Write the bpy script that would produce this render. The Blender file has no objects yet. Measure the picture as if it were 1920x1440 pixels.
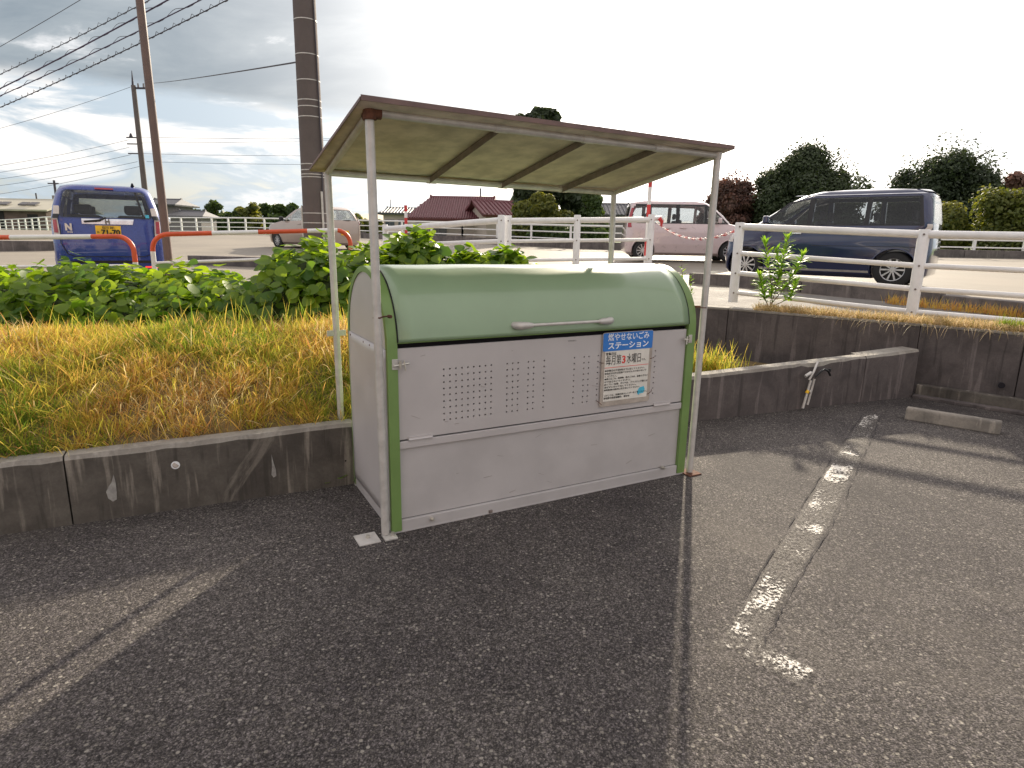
import bpy, bmesh, math, random
import numpy as np
from mathutils import Vector, Matrix
random.seed(7); np.random.seed(7)
sc = bpy.context.scene
col = sc.collection
R = math.radians
# ---------------------------------------------------------------- camera
F_PX, PITCH, ROLL, CAM_H = 1179.7, .2271, .0168, 1.5
_rt = Vector((1, 0, 0)); _fw = Vector((0, math.cos(PITCH), -math.sin(PITCH))); _up = _rt.cross(_fw)
rt = _rt*math.cos(ROLL)+_up*math.sin(ROLL); up_ = -_rt*math.sin(ROLL)+_up*math.cos(ROLL)
cd = bpy.data.cameras.new('camera'); cam = bpy.data.objects.new('camera', cd); col.objects.link(cam)
cam.matrix_world = Matrix(((rt.x, up_.x, -_fw.x, 0), (rt.y, up_.y, -_fw.y, 0), (rt.z, up_.z, -_fw.z, CAM_H), (0, 0, 0, 1)))
cd.sensor_width = 36; cd.lens = 36*F_PX/1920; cd.clip_start = .05; cd.clip_end = 3000
sc.camera = cam
def ray(x, y): return _fw + rt*((x-960)/F_PX) - up_*((y-720)/F_PX)
def at(x, y, Y):
    d = ray(x, y); return Vector((0, 0, CAM_H)) + d*(Y/d.y)
# ---------------------------------------------------------------- sky, sun, exposure
SUN_EL, SUN_AZ = R(22), R(15.7)
sundir = Vector((math.sin(SUN_AZ)*math.cos(SUN_EL), math.cos(SUN_AZ)*math.cos(SUN_EL), math.sin(SUN_EL)))
w = bpy.data.worlds.new('World'); sc.world = w; w.use_nodes = True
NT = w.node_tree; NT.nodes.clear()
class NG:
    def __init__(s, nt): s.nt = nt
    def n(s, t, **k):
        nd = s.nt.nodes.new(t)
        for a, b in k.items(): setattr(nd, a, b)
        return nd
    def set(s, sock, v):
        if isinstance(v, bpy.types.NodeSocket): s.nt.links.new(v, sock)
        elif v is not None:
            try: sock.default_value = v
            except Exception: sock.default_value = tuple(v)+(1,) if len(v) == 3 else v
    def m(s, op, a, b=None, c=None, clamp=False):
        nd = s.n('ShaderNodeMath', operation=op, use_clamp=clamp); s.set(nd.inputs[0], a)
        if b is not None: s.set(nd.inputs[1], b)
        if c is not None: s.set(nd.inputs[2], c)
        return nd.outputs[0]
    def ss(s, v, a, b, lo=0., hi=1.):
        nd = s.n('ShaderNodeMapRange', interpolation_type='SMOOTHSTEP'); s.set(nd.inputs[0], v)
        for i, q in enumerate((a, b, lo, hi)): nd.inputs[i+1].default_value = q
        return nd.outputs[0]
    def mix(s, f, a, b, mode='MIX'):
        nd = s.n('ShaderNodeMix', data_type='RGBA', blend_type=mode); s.set(nd.inputs[0], f)
        for i, v in ((6, a), (7, b)):
            if isinstance(v, bpy.types.NodeSocket): s.nt.links.new(v, nd.inputs[i])
            else: nd.inputs[i].default_value = tuple(v)+(1,) if len(v) == 3 else v
        return nd.outputs[2]
    def noise(s, vec, scale, detail=4, rough=.55, dist=0.):
        nd = s.n('ShaderNodeTexNoise'); nd.inputs['Scale'].default_value = scale; nd.inputs['Detail'].default_value = detail
        nd.inputs['Roughness'].default_value = rough; nd.inputs['Distortion'].default_value = dist
        if vec is not None: s.nt.links.new(vec, nd.inputs['Vector'])
        return nd.outputs['Fac']
    def mapv(s, vec, scale=(1, 1, 1), rot=(0, 0, 0), loc=(0, 0, 0)):
        nd = s.n('ShaderNodeMapping'); s.nt.links.new(vec, nd.inputs[0])
        nd.inputs['Scale'].default_value = scale; nd.inputs['Rotation'].default_value = rot; nd.inputs['Location'].default_value = loc
        return nd.outputs[0]
g = NG(NT)
sky = g.n('ShaderNodeTexSky', sky_type='NISHITA', sun_disc=False, sun_elevation=SUN_EL, sun_rotation=SUN_AZ, air_density=1., dust_density=2., ozone_density=1.)
tc = g.n('ShaderNodeTexCoord'); gen = tc.outputs['Generated']
nrm = g.n('ShaderNodeVectorMath', operation='NORMALIZE'); NT.links.new(gen, nrm.inputs[0]); dirv = nrm.outputs[0]
sep = g.n('ShaderNodeSeparateXYZ'); NT.links.new(dirv, sep.inputs[0]); dx, dy, dz = sep.outputs
dotn = g.n('ShaderNodeVectorMath', operation='DOT_PRODUCT'); NT.links.new(dirv, dotn.inputs[0]); dotn.inputs[1].default_value = sundir; sd = dotn.outputs['Value']
den = g.m('ADD', g.m('MAXIMUM', dz, 0.), .10)
cmb = g.n('ShaderNodeCombineXYZ'); g.set(cmb.inputs[0], g.m('DIVIDE', dx, den)); g.set(cmb.inputs[1], g.m('DIVIDE', dy, den))
pv = g.mapv(cmb.outputs[0], rot=(0, 0, R(-25)), scale=(1, 1.5, 1))
n1 = g.noise(pv, 1.1, 7, .6, .4); n2 = g.noise(pv, .42, 3, .5, .2); n3 = g.noise(g.mapv(dirv, scale=(2.2, 2.2, 9)), 2.2, 6, .6, .5)
# deck of blue-grey cloud above about ten degrees, bright streaked band below it
edge = g.m('ADD', dz, g.m('MULTIPLY', g.m('SUBTRACT', n3, .5), .05))
edge = g.m('ADD', edge, g.m('MULTIPLY', dx, .05))
deck = g.ss(edge, .138, .168)
holes = g.ss(g.m('ADD', n1, g.m('MULTIPLY', n2, .5)), .80, .96)
thick = g.ss(g.m('ADD', g.m('MULTIPLY', n1, .6), g.m('MULTIPLY', n2, .4)), .40, .62)
S = 10.
def c3(r_, g_, b_): return (r_*S, g_*S, b_*S)
deckc = g.mix(thick, c3(.185, .235, .27), c3(.32, .37, .39))
deckc = g.mix(holes, deckc, c3(1.0, 1.0, .98))
deckc = g.mix(g.m('MULTIPLY', g.ss(g.m('SUBTRACT', dz, g.m('MULTIPLY', dy, .35)), -.05, .45), .9), deckc, g.mix(thick, c3(.66, .64, .63), c3(.84, .81, .79)))  # unseen cloud overhead and behind the camera brightened to add fill light
lowst = g.ss(n3, .42, .60)
lowc = g.mix(lowst, c3(.40, .49, .55), c3(.88, .87, .82))
haze_b = g.ss(dz, .01, .085)
lowc = g.mix(haze_b, g.mix(.6, lowc, c3(.34, .45, .53)), lowc)
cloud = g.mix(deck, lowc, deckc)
# forward scattering: the same cloud is far brighter round the sun
glow = g.m('POWER', g.m('MAXIMUM', sd, 0.), 12.)
glow2 = g.m('POWER', g.m('MAXIMUM', sd, 0.), 60.)
gcol = g.mix(1., cloud, g.n('ShaderNodeCombineXYZ').outputs[0], 'ADD')
cg = g.n('ShaderNodeCombineXYZ'); gm = g.m('ADD', g.m('MULTIPLY', glow, 1.8*S), g.m('MULTIPLY', glow2, 3.5*S))
for i, k in enumerate((1., .97, .90)): g.set(cg.inputs[i], g.m('MULTIPLY', gm, k))
cloud = g.mix(1., cloud, cg.outputs[0], 'ADD')
blue = g.m('MULTIPLY', g.ss(n3, .46, .34), g.ss(dz, .14, .02, 0., .5))
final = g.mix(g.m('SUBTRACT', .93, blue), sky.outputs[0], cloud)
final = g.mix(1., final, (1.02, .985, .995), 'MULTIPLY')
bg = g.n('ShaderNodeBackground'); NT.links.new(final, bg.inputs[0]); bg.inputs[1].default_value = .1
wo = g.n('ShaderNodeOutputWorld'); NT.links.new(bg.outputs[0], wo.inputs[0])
sl = bpy.data.lights.new('sun', 'SUN'); sl.energy = 5.0; sl.angle = R(.9); sl.color = (1, .87, .68)
so = bpy.data.objects.new('sun', sl); so.rotation_euler = (-sundir).to_track_quat('-Z', 'Y').to_euler(); so.location = (4, 6, 12); col.objects.link(so)
sc.view_settings.view_transform = 'Standard'; sc.view_settings.look = 'None'; sc.view_settings.gamma = 1
sc.view_settings.use_curve_mapping = False; sc.view_settings.exposure = 0.50
sc.render.engine = 'CYCLES'
# ---------------------------------------------------------------- materials
def new_mat(name):
    m = bpy.data.materials.new(name); m.use_nodes = True; nt = m.node_tree; nt.nodes.clear(); G = NG(nt)
    b = G.n('ShaderNodeBsdfPrincipled'); o = G.n('ShaderNodeOutputMaterial'); nt.links.new(b.outputs[0], o.inputs[0])
    return m, G, b, o
def coords(G, kind='Object'): return G.n('ShaderNodeTexCoord').outputs[kind]
def bump(G, b, h, strength=.3, dist=.01):
    bn = G.n('ShaderNodeBump'); bn.inputs['Strength'].default_value = strength; bn.inputs['Distance'].default_value = dist
    G.nt.links.new(h, bn.inputs['Height']); G.nt.links.new(bn.outputs[0], b.inputs['Normal'])
def simple(name, c, rough=.5, metal=0., var=.12, scale=6., bmp=.0, bscale=40., coat=0., dirt=None, spec=.5):
    m, G, b, o = new_mat(name); v = coords(G)
    n = G.noise(v, scale, 5, .6)
    dark = tuple(x*(1-var) for x in c); lite = tuple(min(1, x*(1+var)) for x in c)
    cc = G.mix(G.ss(n, .3, .7), dark, lite)
    if dirt:
        dm = G.ss(G.noise(v, dirt[1], 8, .75, .6), dirt[2], dirt[2]+.08)
        cc = G.mix(dm, cc, dirt[0])
    G.set(b.inputs['Base Color'], cc); G.set(b.inputs['Roughness'], G.ss(n, .2, .8, max(.02, rough-.06), min(1, rough+.08)))
    b.inputs['Metallic'].default_value = metal; b.inputs['Coat Weight'].default_value = coat; b.inputs['Coat Roughness'].default_value = .05
    b.inputs['Specular IOR Level'].default_value = spec
    if bmp: bump(G, b, G.noise(v, bscale, 6, .6), bmp, .02)
    return m
def asphalt_color(G, v):
    def chips(scale, lo, hi):
        vo = G.n('ShaderNodeTexVoronoi'); vo.inputs['Scale'].default_value = scale; G.nt.links.new(v, vo.inputs['Vector'])
        sp = G.n('ShaderNodeSeparateColor'); G.nt.links.new(vo.outputs['Color'], sp.inputs[0])
        body = G.ss(vo.outputs['Distance'], .55, .30)
        pick = G.ss(sp.outputs[0], lo, hi)
        return G.m('MULTIPLY', body, pick), sp.outputs[1], vo.outputs['Distance']
    a, ca, da = chips(125, .52, .78); b2, cb, db = chips(230, .50, .75); c2, cc, dc = chips(70, .88, .95)
    big = G.noise(v, 1.1, 5, .62); mid = G.noise(v, 9, 4, .6)
    base = G.mix(G.ss(big, .32, .68), (.043, .038, .039), (.078, .070, .066))
    base = G.mix(G.ss(mid, .35, .7, 0., .6), base, (.060, .053, .051))
    def cell(c, f, lo, hi):
        k = G.m('ADD', G.m('MULTIPLY', G.m('POWER', f, 2.2), hi-lo), lo); cc = G.n('ShaderNodeCombineXYZ')
        for q in range(3): G.set(cc.inputs[q], k)
        return G.mix(1., c, cc.outputs[0], 'MULTIPLY')
    c = cell(cell(base, ca, .62, 2.1), cb, .60, 2.2)
    stone = G.mix(ca, (.11, .10, .088), (.27, .245, .21))
    c = G.mix(G.m('MULTIPLY', b2, .35), c, G.mix(cb, (.09, .08, .072), (.22, .20, .175)))
    c = G.mix(G.m('MULTIPLY', a, .55), c, stone)
    c = G.mix(G.m('MULTIPLY', c2, .7), c, G.mix(cc, (.20, .18, .15), (.42, .39, .34)))
    h = G.m('ADD', G.m('MULTIPLY', G.m('SUBTRACT', 1., da), .6), G.m('MULTIPLY', G.m('SUBTRACT', 1., db), .4))
    return c, h
def mat_asphalt():
    m, G, b, o = new_mat('asphalt'); v = coords(G); c, h = asphalt_color(G, v)
    st = G.ss(G.noise(v, .8, 4, .6, .6), .55, .66)
    c = G.mix(G.m('MULTIPLY', st, .45), c, (.034, .030, .031))
    pt = G.ss(G.noise(G.mapv(v, loc=(3.1, 7.7, 0)), .75, 5, .65, .4), .56, .66)
    c = G.mix(G.m('MULTIPLY', pt, .30), c, (.135, .120, .105))
    sp = G.ss(G.noise(v, 5.2, 2, .5), .735, .76)
    c = G.mix(G.m('MULTIPLY', sp, .5), c, (.022, .019, .019))
    G.set(b.inputs['Base Color'], c); b.inputs['Roughness'].default_value = .88; b.inputs['Specular IOR Level'].default_value = .25; bump(G, b, h, .7, .006); return m
def mat_worn_paint():
    m, G, b, o = new_mat('worn_line_paint'); v = coords(G)
    ed = G.n('ShaderNodeAttribute', attribute_name='edge').outputs['Fac']
    fine = G.noise(v, 70, 4, .75); big = G.noise(v, 3.1, 3, .55)
    n = G.m('ADD', G.m('MULTIPLY', big, .9), G.m('MULTIPLY', fine, .75))
    n = G.m('ADD', n, G.m('MULTIPLY', G.m('SUBTRACT', G.m('MINIMUM', G.m('MULTIPLY', ed, 4.), 1.), 1.), .35))
    k = G.ss(n, .885, .96)
    film = G.m('MULTIPLY', G.ss(ed, .0, .15), G.ss(fine, .40, .60, .0, .32))
    G.set(b.inputs['Base Color'], G.mix(k, (.24, .22, .19), (.66, .63, .58))); G.set(b.inputs['Alpha'], G.m('MAXIMUM', k, film)); b.inputs['Roughness'].default_value = .7; bump(G, b, fine, .6, .004); return m
def mat_concrete(name, c, dark, streak=.6, blotch=.5, pale=.5):
    m, G, b, o = new_mat(name); v = coords(G)
    n = G.noise(v, 3.2, 8, .68, .3); fine = G.noise(v, 60, 4, .7)
    s = G.noise(G.mapv(v, scale=(9, 9, .7)), 1.5, 4, .6, .2)
    cc = G.mix(G.ss(n, .32, .68), dark, c)
    cc = G.mix(G.m('MULTIPLY', G.ss(s, .56, .68), streak), cc, tuple(min(1, x*2.1) for x in c))
    cc = G.mix(G.m('MULTIPLY', G.ss(s, .42, .33), blotch), cc, tuple(x*.55 for x in dark))
    pb = G.ss(G.noise(v, 1.1, 7, .7, .8), .60, .67)
    cc = G.mix(G.m('MULTIPLY', pb, pale), cc, tuple(min(1, x*1.9) for x in c))
    cc = G.mix(G.m('MULTIPLY', G.ss(fine, .3, .7), .25), cc, tuple(x*.6 for x in dark))
    G.set(b.inputs['Base Color'], cc); b.inputs['Roughness'].default_value = .9
    bump(G, b, G.m('ADD', n, G.m('MULTIPLY', fine, .4)), .5, .01); return m
def mat_leaf(name, c0, c1, trans=.45, rough=.45, tcol=None):
    m, G, b, o = new_mat(name); a = G.n('ShaderNodeAttribute', attribute_name='tint'); f = a.outputs['Fac']
    oi = G.n('ShaderNodeObjectInfo').outputs['Random']
    f = G.m('FRACT', G.m('ADD', f, G.m('MULTIPLY', oi, 1.)))
    cc = G.mix(f, c0, c1); G.set(b.inputs['Base Color'], cc); b.inputs['Roughness'].default_value = rough
    t = G.n('ShaderNodeBsdfTranslucent'); G.set(t.inputs[0], G.mix(1., cc, tcol or (1.9, 1.7, .8), 'MULTIPLY'))
    mx = G.n('ShaderNodeMixShader'); mx.inputs[0].default_value = trans
    G.nt.links.new(b.outputs[0], mx.inputs[1]); G.nt.links.new(t.outputs[0], mx.inputs[2]); G.nt.links.new(mx.outputs[0], o.inputs[0]); return m
def mat_ramp_leaf(name, stops, trans=.4, rough=.6):
    m, G, b, o = new_mat(name); a = G.n('ShaderNodeAttribute', attribute_name='tint')
    cr = G.n('ShaderNodeValToRGB'); G.nt.links.new(a.outputs['Fac'], cr.inputs[0]); e = cr.color_ramp.elements
    e[0].position, e[0].color = stops[0][0], tuple(stops[0][1])+(1,); e[1].position, e[1].color = stops[-1][0], tuple(stops[-1][1])+(1,)
    for p, c in stops[1:-1]: q = e.new(p); q.color = tuple(c)+(1,)
    G.set(b.inputs['Base Color'], cr.outputs[0]); b.inputs['Roughness'].default_value = rough; b.inputs['Specular IOR Level'].default_value = .25
    t = G.n('ShaderNodeBsdfTranslucent'); G.set(t.inputs[0], cr.outputs[0])
    mx = G.n('ShaderNodeMixShader'); mx.inputs[0].default_value = trans
    G.nt.links.new(b.outputs[0], mx.inputs[1]); G.nt.links.new(t.outputs[0], mx.inputs[2]); G.nt.links.new(mx.outputs[0], o.inputs[0]); return m
def mat_glass(name, tint):
    m, G, b, o = new_mat(name); m.node_tree.nodes.remove(b)
    t = G.n('ShaderNodeBsdfTransparent'); t.inputs[0].default_value = tuple(tint)+(1,)
    gl = G.n('ShaderNodeBsdfGlossy'); gl.inputs['Roughness'].default_value = .03; gl.inputs[0].default_value = (1, 1, 1, 1)
    fr = G.n('ShaderNodeFresnel'); fr.inputs[0].default_value = 1.55; mx = G.n('ShaderNodeMixShader')
    G.nt.links.new(G.m('ADD', G.m('MULTIPLY', fr.outputs[0], .6), .0), mx.inputs[0]); G.nt.links.new(t.outputs[0], mx.inputs[1]); G.nt.links.new(gl.outputs[0], mx.inputs[2]); G.nt.links.new(mx.outputs[0], o.inputs[0]); return m
def mat_tile(name, c, nx, ny):
    m, G, b, o = new_mat(name); v = coords(G)
    G.set(b.inputs['Base Color'], G.mix(G.ss(G.noise(v, 5, 4), .3, .7), tuple(x*.75 for x in c), c)); b.inputs['Roughness'].default_value = .55; return m
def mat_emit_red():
    m, G, b, o = new_mat('glowing_red_reflector'); b.inputs['Base Color'].default_value = (.6, .02, .02, 1); b.inputs['Emission Color'].default_value = (1, .05, .03, 1); b.inputs['Emission Strength'].default_value = 1.2; return m
rust = (.12, .05, .03)
M = dict(
 asphalt=mat_asphalt(), paint_line=mat_worn_paint(),
 wall=mat_concrete('weathered_concrete', (.145, .130, .110), (.074, .065, .056), .85, .55, .6),
 wall_dark=mat_concrete('dark_damp_concrete', (.14, .120, .115), (.078, .067, .066), .45, .6, .4),
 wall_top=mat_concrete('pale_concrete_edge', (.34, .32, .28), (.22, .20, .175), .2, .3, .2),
 kerb=mat_concrete('kerb_concrete', (.19, .165, .155), (.10, .088, .085), .3, .4, .3),
 stop=mat_concrete('wheel_stop_concrete', (.30, .27, .23), (.17, .155, .135), .3, .4, .4),
 mortar=simple('pale_mortar', (.33, .32, .30), .9, var=.2, scale=30),
 road=simple('road_surface', (.24, .21, .17), .75, var=.12, scale=.5, bmp=.2),
 pave=simple('pavement', (.15, .138, .125), .85, var=.2, scale=2.5, bmp=.3),
 soil=simple('dry_soil_and_thatch', (.17, .12, .05), .95, var=.45, scale=9, bmp=.8, bscale=30),
 field=simple('field_green', (.10, .16, .04), .95, var=.3, scale=.3),
 steel=simple('painted_sheet_steel', (.52, .495, .49), .42, .1, var=.05, scale=2.2, bmp=.05, bscale=2.5, dirt=((.30, .25, .21), 3.0, .70)),
 steel_low=simple('painted_sheet_steel_dusty', (.485, .465, .46), .5, .05, var=.07, scale=3., bmp=.05, bscale=2.2, dirt=((.27, .22, .18), 5.0, .68)),
 green=simple('green_painted_steel', (.255, .365, .225), .34, .0, var=.06, scale=1.5, bmp=.03, bscale=1.5, dirt=((.16, .15, .09), 9., .74), coat=.5),
 green_frame=simple('green_frame_paint', (.17, .28, .085), .38, var=.08, scale=4, dirt=((.14, .12, .07), 12., .72)),
 gap=simple('dark_interior', (.012, .010, .014), .9),
 galv=simple('galvanised_pipe', (.56, .54, .51), .42, .25, var=.12, scale=14, dirt=((.24, .15, .10), 22., .69)),
 sheet=simple('aged_galvanised_roof_sheet', (.56, .49, .39), .55, .1, var=.22, scale=7, bmp=.12, bscale=5, dirt=((.13, .10, .07), 6., .66)),
 sheet_top=simple('roof_sheet_upper_paint', (.17, .11, .10), .6, .1, var=.2),
 angle=simple('angle_iron', (.20, .165, .15), .6, .2, var=.2, scale=20),
 rust=simple('rust', rust, .9, var=.4, scale=30, bmp=.4),
 bolt=simple('zinc_bolt', (.6, .58, .52), .35, .7),
 white=simple('white_fence_paint', (.76, .75, .74), .42, var=.05, scale=8, dirt=((.30, .18, .12), 26., .73)),
 white_far=simple('white_far_fence_paint', (.78, .78, .76), .5, var=.05),
 orange=simple('orange_guard_paint', (.62, .09, .03), .38, var=.1),
 red=simple('red_band_paint', (.55, .04, .04), .45),
 black=simple('black_trim', (.015, .015, .017), .45), rubber=simple('tyre_rubber', (.02, .02, .021), .8),
 glass=mat_glass('tinted_car_glass', (.74, .76, .77)), glass_lt=mat_glass('clear_car_glass', (.93, .96, .95)), seat=simple('seat_fabric', (.045, .045, .05), .9),
 glass_in=simple('light_seen_through_glass', (.14, .16, .165), .25),
 chrome=simple('chrome', (.75, .76, .78), .18, 1.), rim=simple('alloy', (.55, .55, .56), .3, .7),
 blue=simple('blue_car_paint', (.012, .040, .25), .28, .15, var=.04, coat=1.), pink=simple('pearl_flare_tint_paint', (.62, .50, .50), .3, .1, var=.03, coat=1.),  # pink tone is lens flare put into a pearl white paint
 champagne=simple('champagne_car_paint', (.42, .34, .29), .35, .3, var=.03, coat=.8), navy=simple('navy_van_paint', (.010, .018, .07), .15, .1, var=.03, coat=1.),
 lens_red=simple('red_lamp_lens', (.35, .015, .03), .15, coat=.6), lens_clear=simple('clear_lamp_lens', (.62, .56, .52), .15, coat=.6), lit=mat_emit_red(),
 plate=simple('yellow_plate', (.85, .50, .02), .5), ink=simple('black_ink', (.02, .02, .02), .6), ink_grey=simple('grey_print', (.28, .27, .27), .6),
 sign_white=simple('sign_white', (.72, .70, .64), .5, var=.06, scale=12), sign_blue=simple('sign_blue', (.035, .19, .58), .45, var=.05), white_ink=simple('white_print', (.82, .84, .86), .5),
 sign_border=simple('sign_plate_bare', (.42, .37, .32), .5, var=.15, scale=20), red_ink=simple('red_print', (.75, .06, .05), .5), cyan=simple('cyan_print', (.08, .50, .70), .5),
 pole=simple('utility_pole_concrete', (.125, .102, .098), .85, var=.12, scale=3, bmp=.2), brown=simple('brown_steel_pole', (.15, .098, .085), .55, var=.12, scale=5),
 wire=simple('cable_sheath', (.05, .045, .06), .7), wire_v=simple('violet_cable', (.07, .05, .10), .7), bark=simple('bark', (.08, .055, .04), .95, var=.3, scale=10),
 plaster=simple('house_plaster', (.50, .42, .37), .9, var=.1, scale=.8), plaster_g=simple('grey_house_wall', (.22, .20, .20), .9, var=.1), dark_open=simple('dark_opening', (.02, .018, .018), .8),
 win=simple('house_window_glass', (.05, .06, .07), .15), tile_red=mat_tile('dark_red_roof_tile', (.17, .052, .06), 1, 1), tile_grey=mat_tile('grey_roof_tile', (.085, .085, .095), 1, 1),
 barn=simple('cream_shed_roof', (.50, .47, .37), .6, var=.08, scale=.4), barn_wall=simple('shed_wall_brown', (.14, .10, .085), .9, var=.3, scale=.5),
 panel=simple('dark_shed_panel', (.12, .11, .11), .4),
 kudzu=mat_leaf('kudzu_leaf', (.060, .145, .014), (.24, .35, .03), .56, .45), kudzu_in=simple('thicket_stems_dirt', (.030, .045, .012), 1., var=.5, scale=12, bmp=.6),
 stem=simple('green_brown_stem', (.13, .10, .045), .8),
 grass=mat_ramp_leaf('mixed_dry_grass', [(0, (.15, .25, .025)), (.22, (.36, .40, .04)), (.45, (.64, .52, .08)), (.68, (.72, .46, .11)), (.86, (.54, .26, .09)), (1, (.85, .72, .38))], .55),
 straw=mat_ramp_leaf('straw', [(0, (.28, .25, .06)), (.4, (.60, .42, .20)), (1, (.72, .58, .36))], .45),
 weed=mat_leaf('weed_leaf', (.12, .26, .03), (.22, .36, .05), .5, .45),
 tree_dark=mat_leaf('dark_tree_leaf', (.022, .038, .016), (.06, .085, .032), .3, .6, (1.5, 1.4, .8)), tree_mid=mat_leaf('mid_tree_leaf', (.03, .06, .015), (.09, .14, .03), .35, .6),
 tree_olive=mat_leaf('olive_tree_leaf', (.06, .085, .018), (.19, .20, .04), .4, .6), tree_brown=mat_leaf('brown_flare_tint_leaf', (.085, .050, .040), (.19, .10, .075), .35, .6, (1.5, 1.2, 1.)),
)
for k in ('green', 'steel', 'steel_low'): pass
# ---------------------------------------------------------------- mesh helpers
class MB:
    def __init__(s): s.v = []; s.f = []
    def add(s, vs, fs):
        o = len(s.v); s.v += [tuple(x) for x in vs]; s.f += [tuple(i+o for i in q) for q in fs]; return s
    def box(s, lo, hi, mtx=None):
        (a, b, c), (d, e, f) = lo, hi
        vs = [Vector(p) for p in ((a, b, c), (d, b, c), (d, e, c), (a, e, c), (a, b, f), (d, b, f), (d, e, f), (a, e, f))]
        if mtx: vs = [mtx@p for p in vs]
        return s.add(vs, [(0, 3, 2, 1), (4, 5, 6, 7), (0, 1, 5, 4), (1, 2, 6, 5), (2, 3, 7, 6), (3, 0, 4, 7)])
    def tube(s, pts, r, n=12, cap=True):
        pts = [Vector(p) for p in pts]; rs = r if isinstance(r, (list, tuple)) else [r]*len(pts)
        rings = []; prev = None
        for i, p in enumerate(pts):
            t = (pts[min(i+1, len(pts)-1)]-pts[max(i-1, 0)]).normalized()
            if prev is None:
                a = Vector((0, 0, 1)) if abs(t.z) < .9 else Vector((1, 0, 0)); u = t.cross(a).normalized()
            else: u = (prev-t*prev.dot(t)).normalized()
            prev = u; v = t.cross(u); rings.append([p+(u*math.cos(k*2*math.pi/n)+v*math.sin(k*2*math.pi/n))*rs[i] for k in range(n)])
        vs = [q for r_ in rings for q in r_]; fs = []
        for i in range(len(rings)-1):
            for k in range(n): a = i*n+k; b = i*n+(k+1) % n; fs.append((a, b, b+n, a+n))
        if cap: fs += [tuple(range(n-1, -1, -1)), tuple((len(rings)-1)*n+k for k in range(n))]
        return s.add(vs, fs)
    def prism(s, poly, d):  # poly: 3D points, extruded by vector d
        n = len(poly); p = [Vector(q) for q in poly]; d = Vector(d)
        return s.add(p+[q+d for q in p], [tuple(range(n-1, -1, -1)), tuple(range(n, 2*n))]+[(i, (i+1) % n, (i+1) % n+n, i+n) for i in range(n)])
    def mesh(s, name):
        me = bpy.data.meshes.new(name); me.from_pydata(s.v, [], s.f); me.update()
        bm = bmesh.new(); bm.from_mesh(me); bmesh.ops.recalc_face_normals(bm, faces=bm.faces); bm.to_mesh(me); bm.free(); return me
    def build(s, name, mat, parent=None, smooth=None, bevel=0):
        return mkobj(name, s.mesh(name), mat, parent, smooth, bevel)
def mkobj(name, me, mat, parent=None, smooth=None, bevel=0):
    if mat and not me.materials: me.materials.append(mat)
    if smooth:
        me.polygons.foreach_set('use_smooth', [True]*len(me.polygons)); me.set_sharp_from_angle(angle=R(smooth))
    o = bpy.data.objects.new(name, me); col.objects.link(o)
    if parent: o.parent = parent
    if bevel:
        b = o.modifiers.new('bevel', 'BEVEL'); b.width = bevel; b.segments = 2; b.limit_method = 'ANGLE'
    return o
def tag(o, label=None, cat=None, group=None, kind=None):
    if label: o['label'] = label
    if cat: o['category'] = cat
    if group: o['group'] = group
    if kind: o['kind'] = kind
    return o
def empty(name, loc=(0, 0, 0), rz=0., label=None, cat=None, group=None):
    o = bpy.data.objects.new(name, None); o.empty_display_size = .2; o.location = loc; o.rotation_euler = (0, 0, rz); col.objects.link(o)
    return tag(o, label, cat, group)
def cyl(p0, p1, r, n=12): return MB().tube([p0, p1], r, n)
def text(name, body, size, mat, parent, mtx, off=0., ext=.0004, width=None, squash=None):
    c = bpy.data.curves.new(name, 'FONT'); c.body = body; c.size = size; c.align_x = 'CENTER'; c.align_y = 'CENTER'; c.offset = off; c.extrude = ext; c.resolution_u = 3
    o = bpy.data.objects.new(name, c); col.objects.link(o); bpy.context.view_layer.update()
    me = bpy.data.meshes.new_from_object(o.evaluated_get(bpy.context.evaluated_depsgraph_get())); bpy.data.objects.remove(o)
    xs = [v.co.x for v in me.vertices]
    if width and xs:
        k = width/(max(xs)-min(xs)); cx = (max(xs)+min(xs))/2
        for v in me.vertices: v.co.x = (v.co.x-cx)*k; v.co.y *= (squash or k)
    me.transform(mtx); me.materials.clear(); return mkobj(name, me, mat, parent)
def np_mesh(name, verts, faces_n, idx, tint, mat, parent=None):
    """verts (N,3); idx flat; faces_n verts per face (constant)"""
    me = bpy.data.meshes.new(name); nf = len(idx)//faces_n
    me.vertices.add(len(verts)); me.vertices.foreach_set('co', np.asarray(verts, np.float32).ravel())
    me.loops.add(len(idx)); me.loops.foreach_set('vertex_index', np.asarray(idx, np.int32))
    me.polygons.add(nf); me.polygons.foreach_set('loop_start', np.arange(0, len(idx), faces_n, dtype=np.int32))
    me.update(calc_edges=True)
    if tint is not None:
        a = me.attributes.new('tint', 'FLOAT', 'POINT'); a.data.foreach_set('value', np.asarray(tint, np.float32))
    return mkobj(name, me, mat, parent)
# ---------------------------------------------------------------- ground levels
def up_z(y): return .62+.031*(min(y, 39)-9.7)
def on_road(px, py):
    d = ray(px, py); t = (CAM_H-.62+.031*9.7)/(.031*d.y-d.z); return Vector((0, 0, CAM_H))+d*t
def gnd(px, py, z=0.):
    d = ray(px, py); return Vector((0, 0, CAM_H))+d*((z-CAM_H)/d.z)
# lot
lot = MB(); nx = 1
lot.add([(-40, -14, 0), (40, -14, 0), (40, 9, 0), (-40, 9, 0)], [(0, 1, 2, 3)])
tag(lot.build('parking_lot', M['asphalt']), kind='structure')
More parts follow.
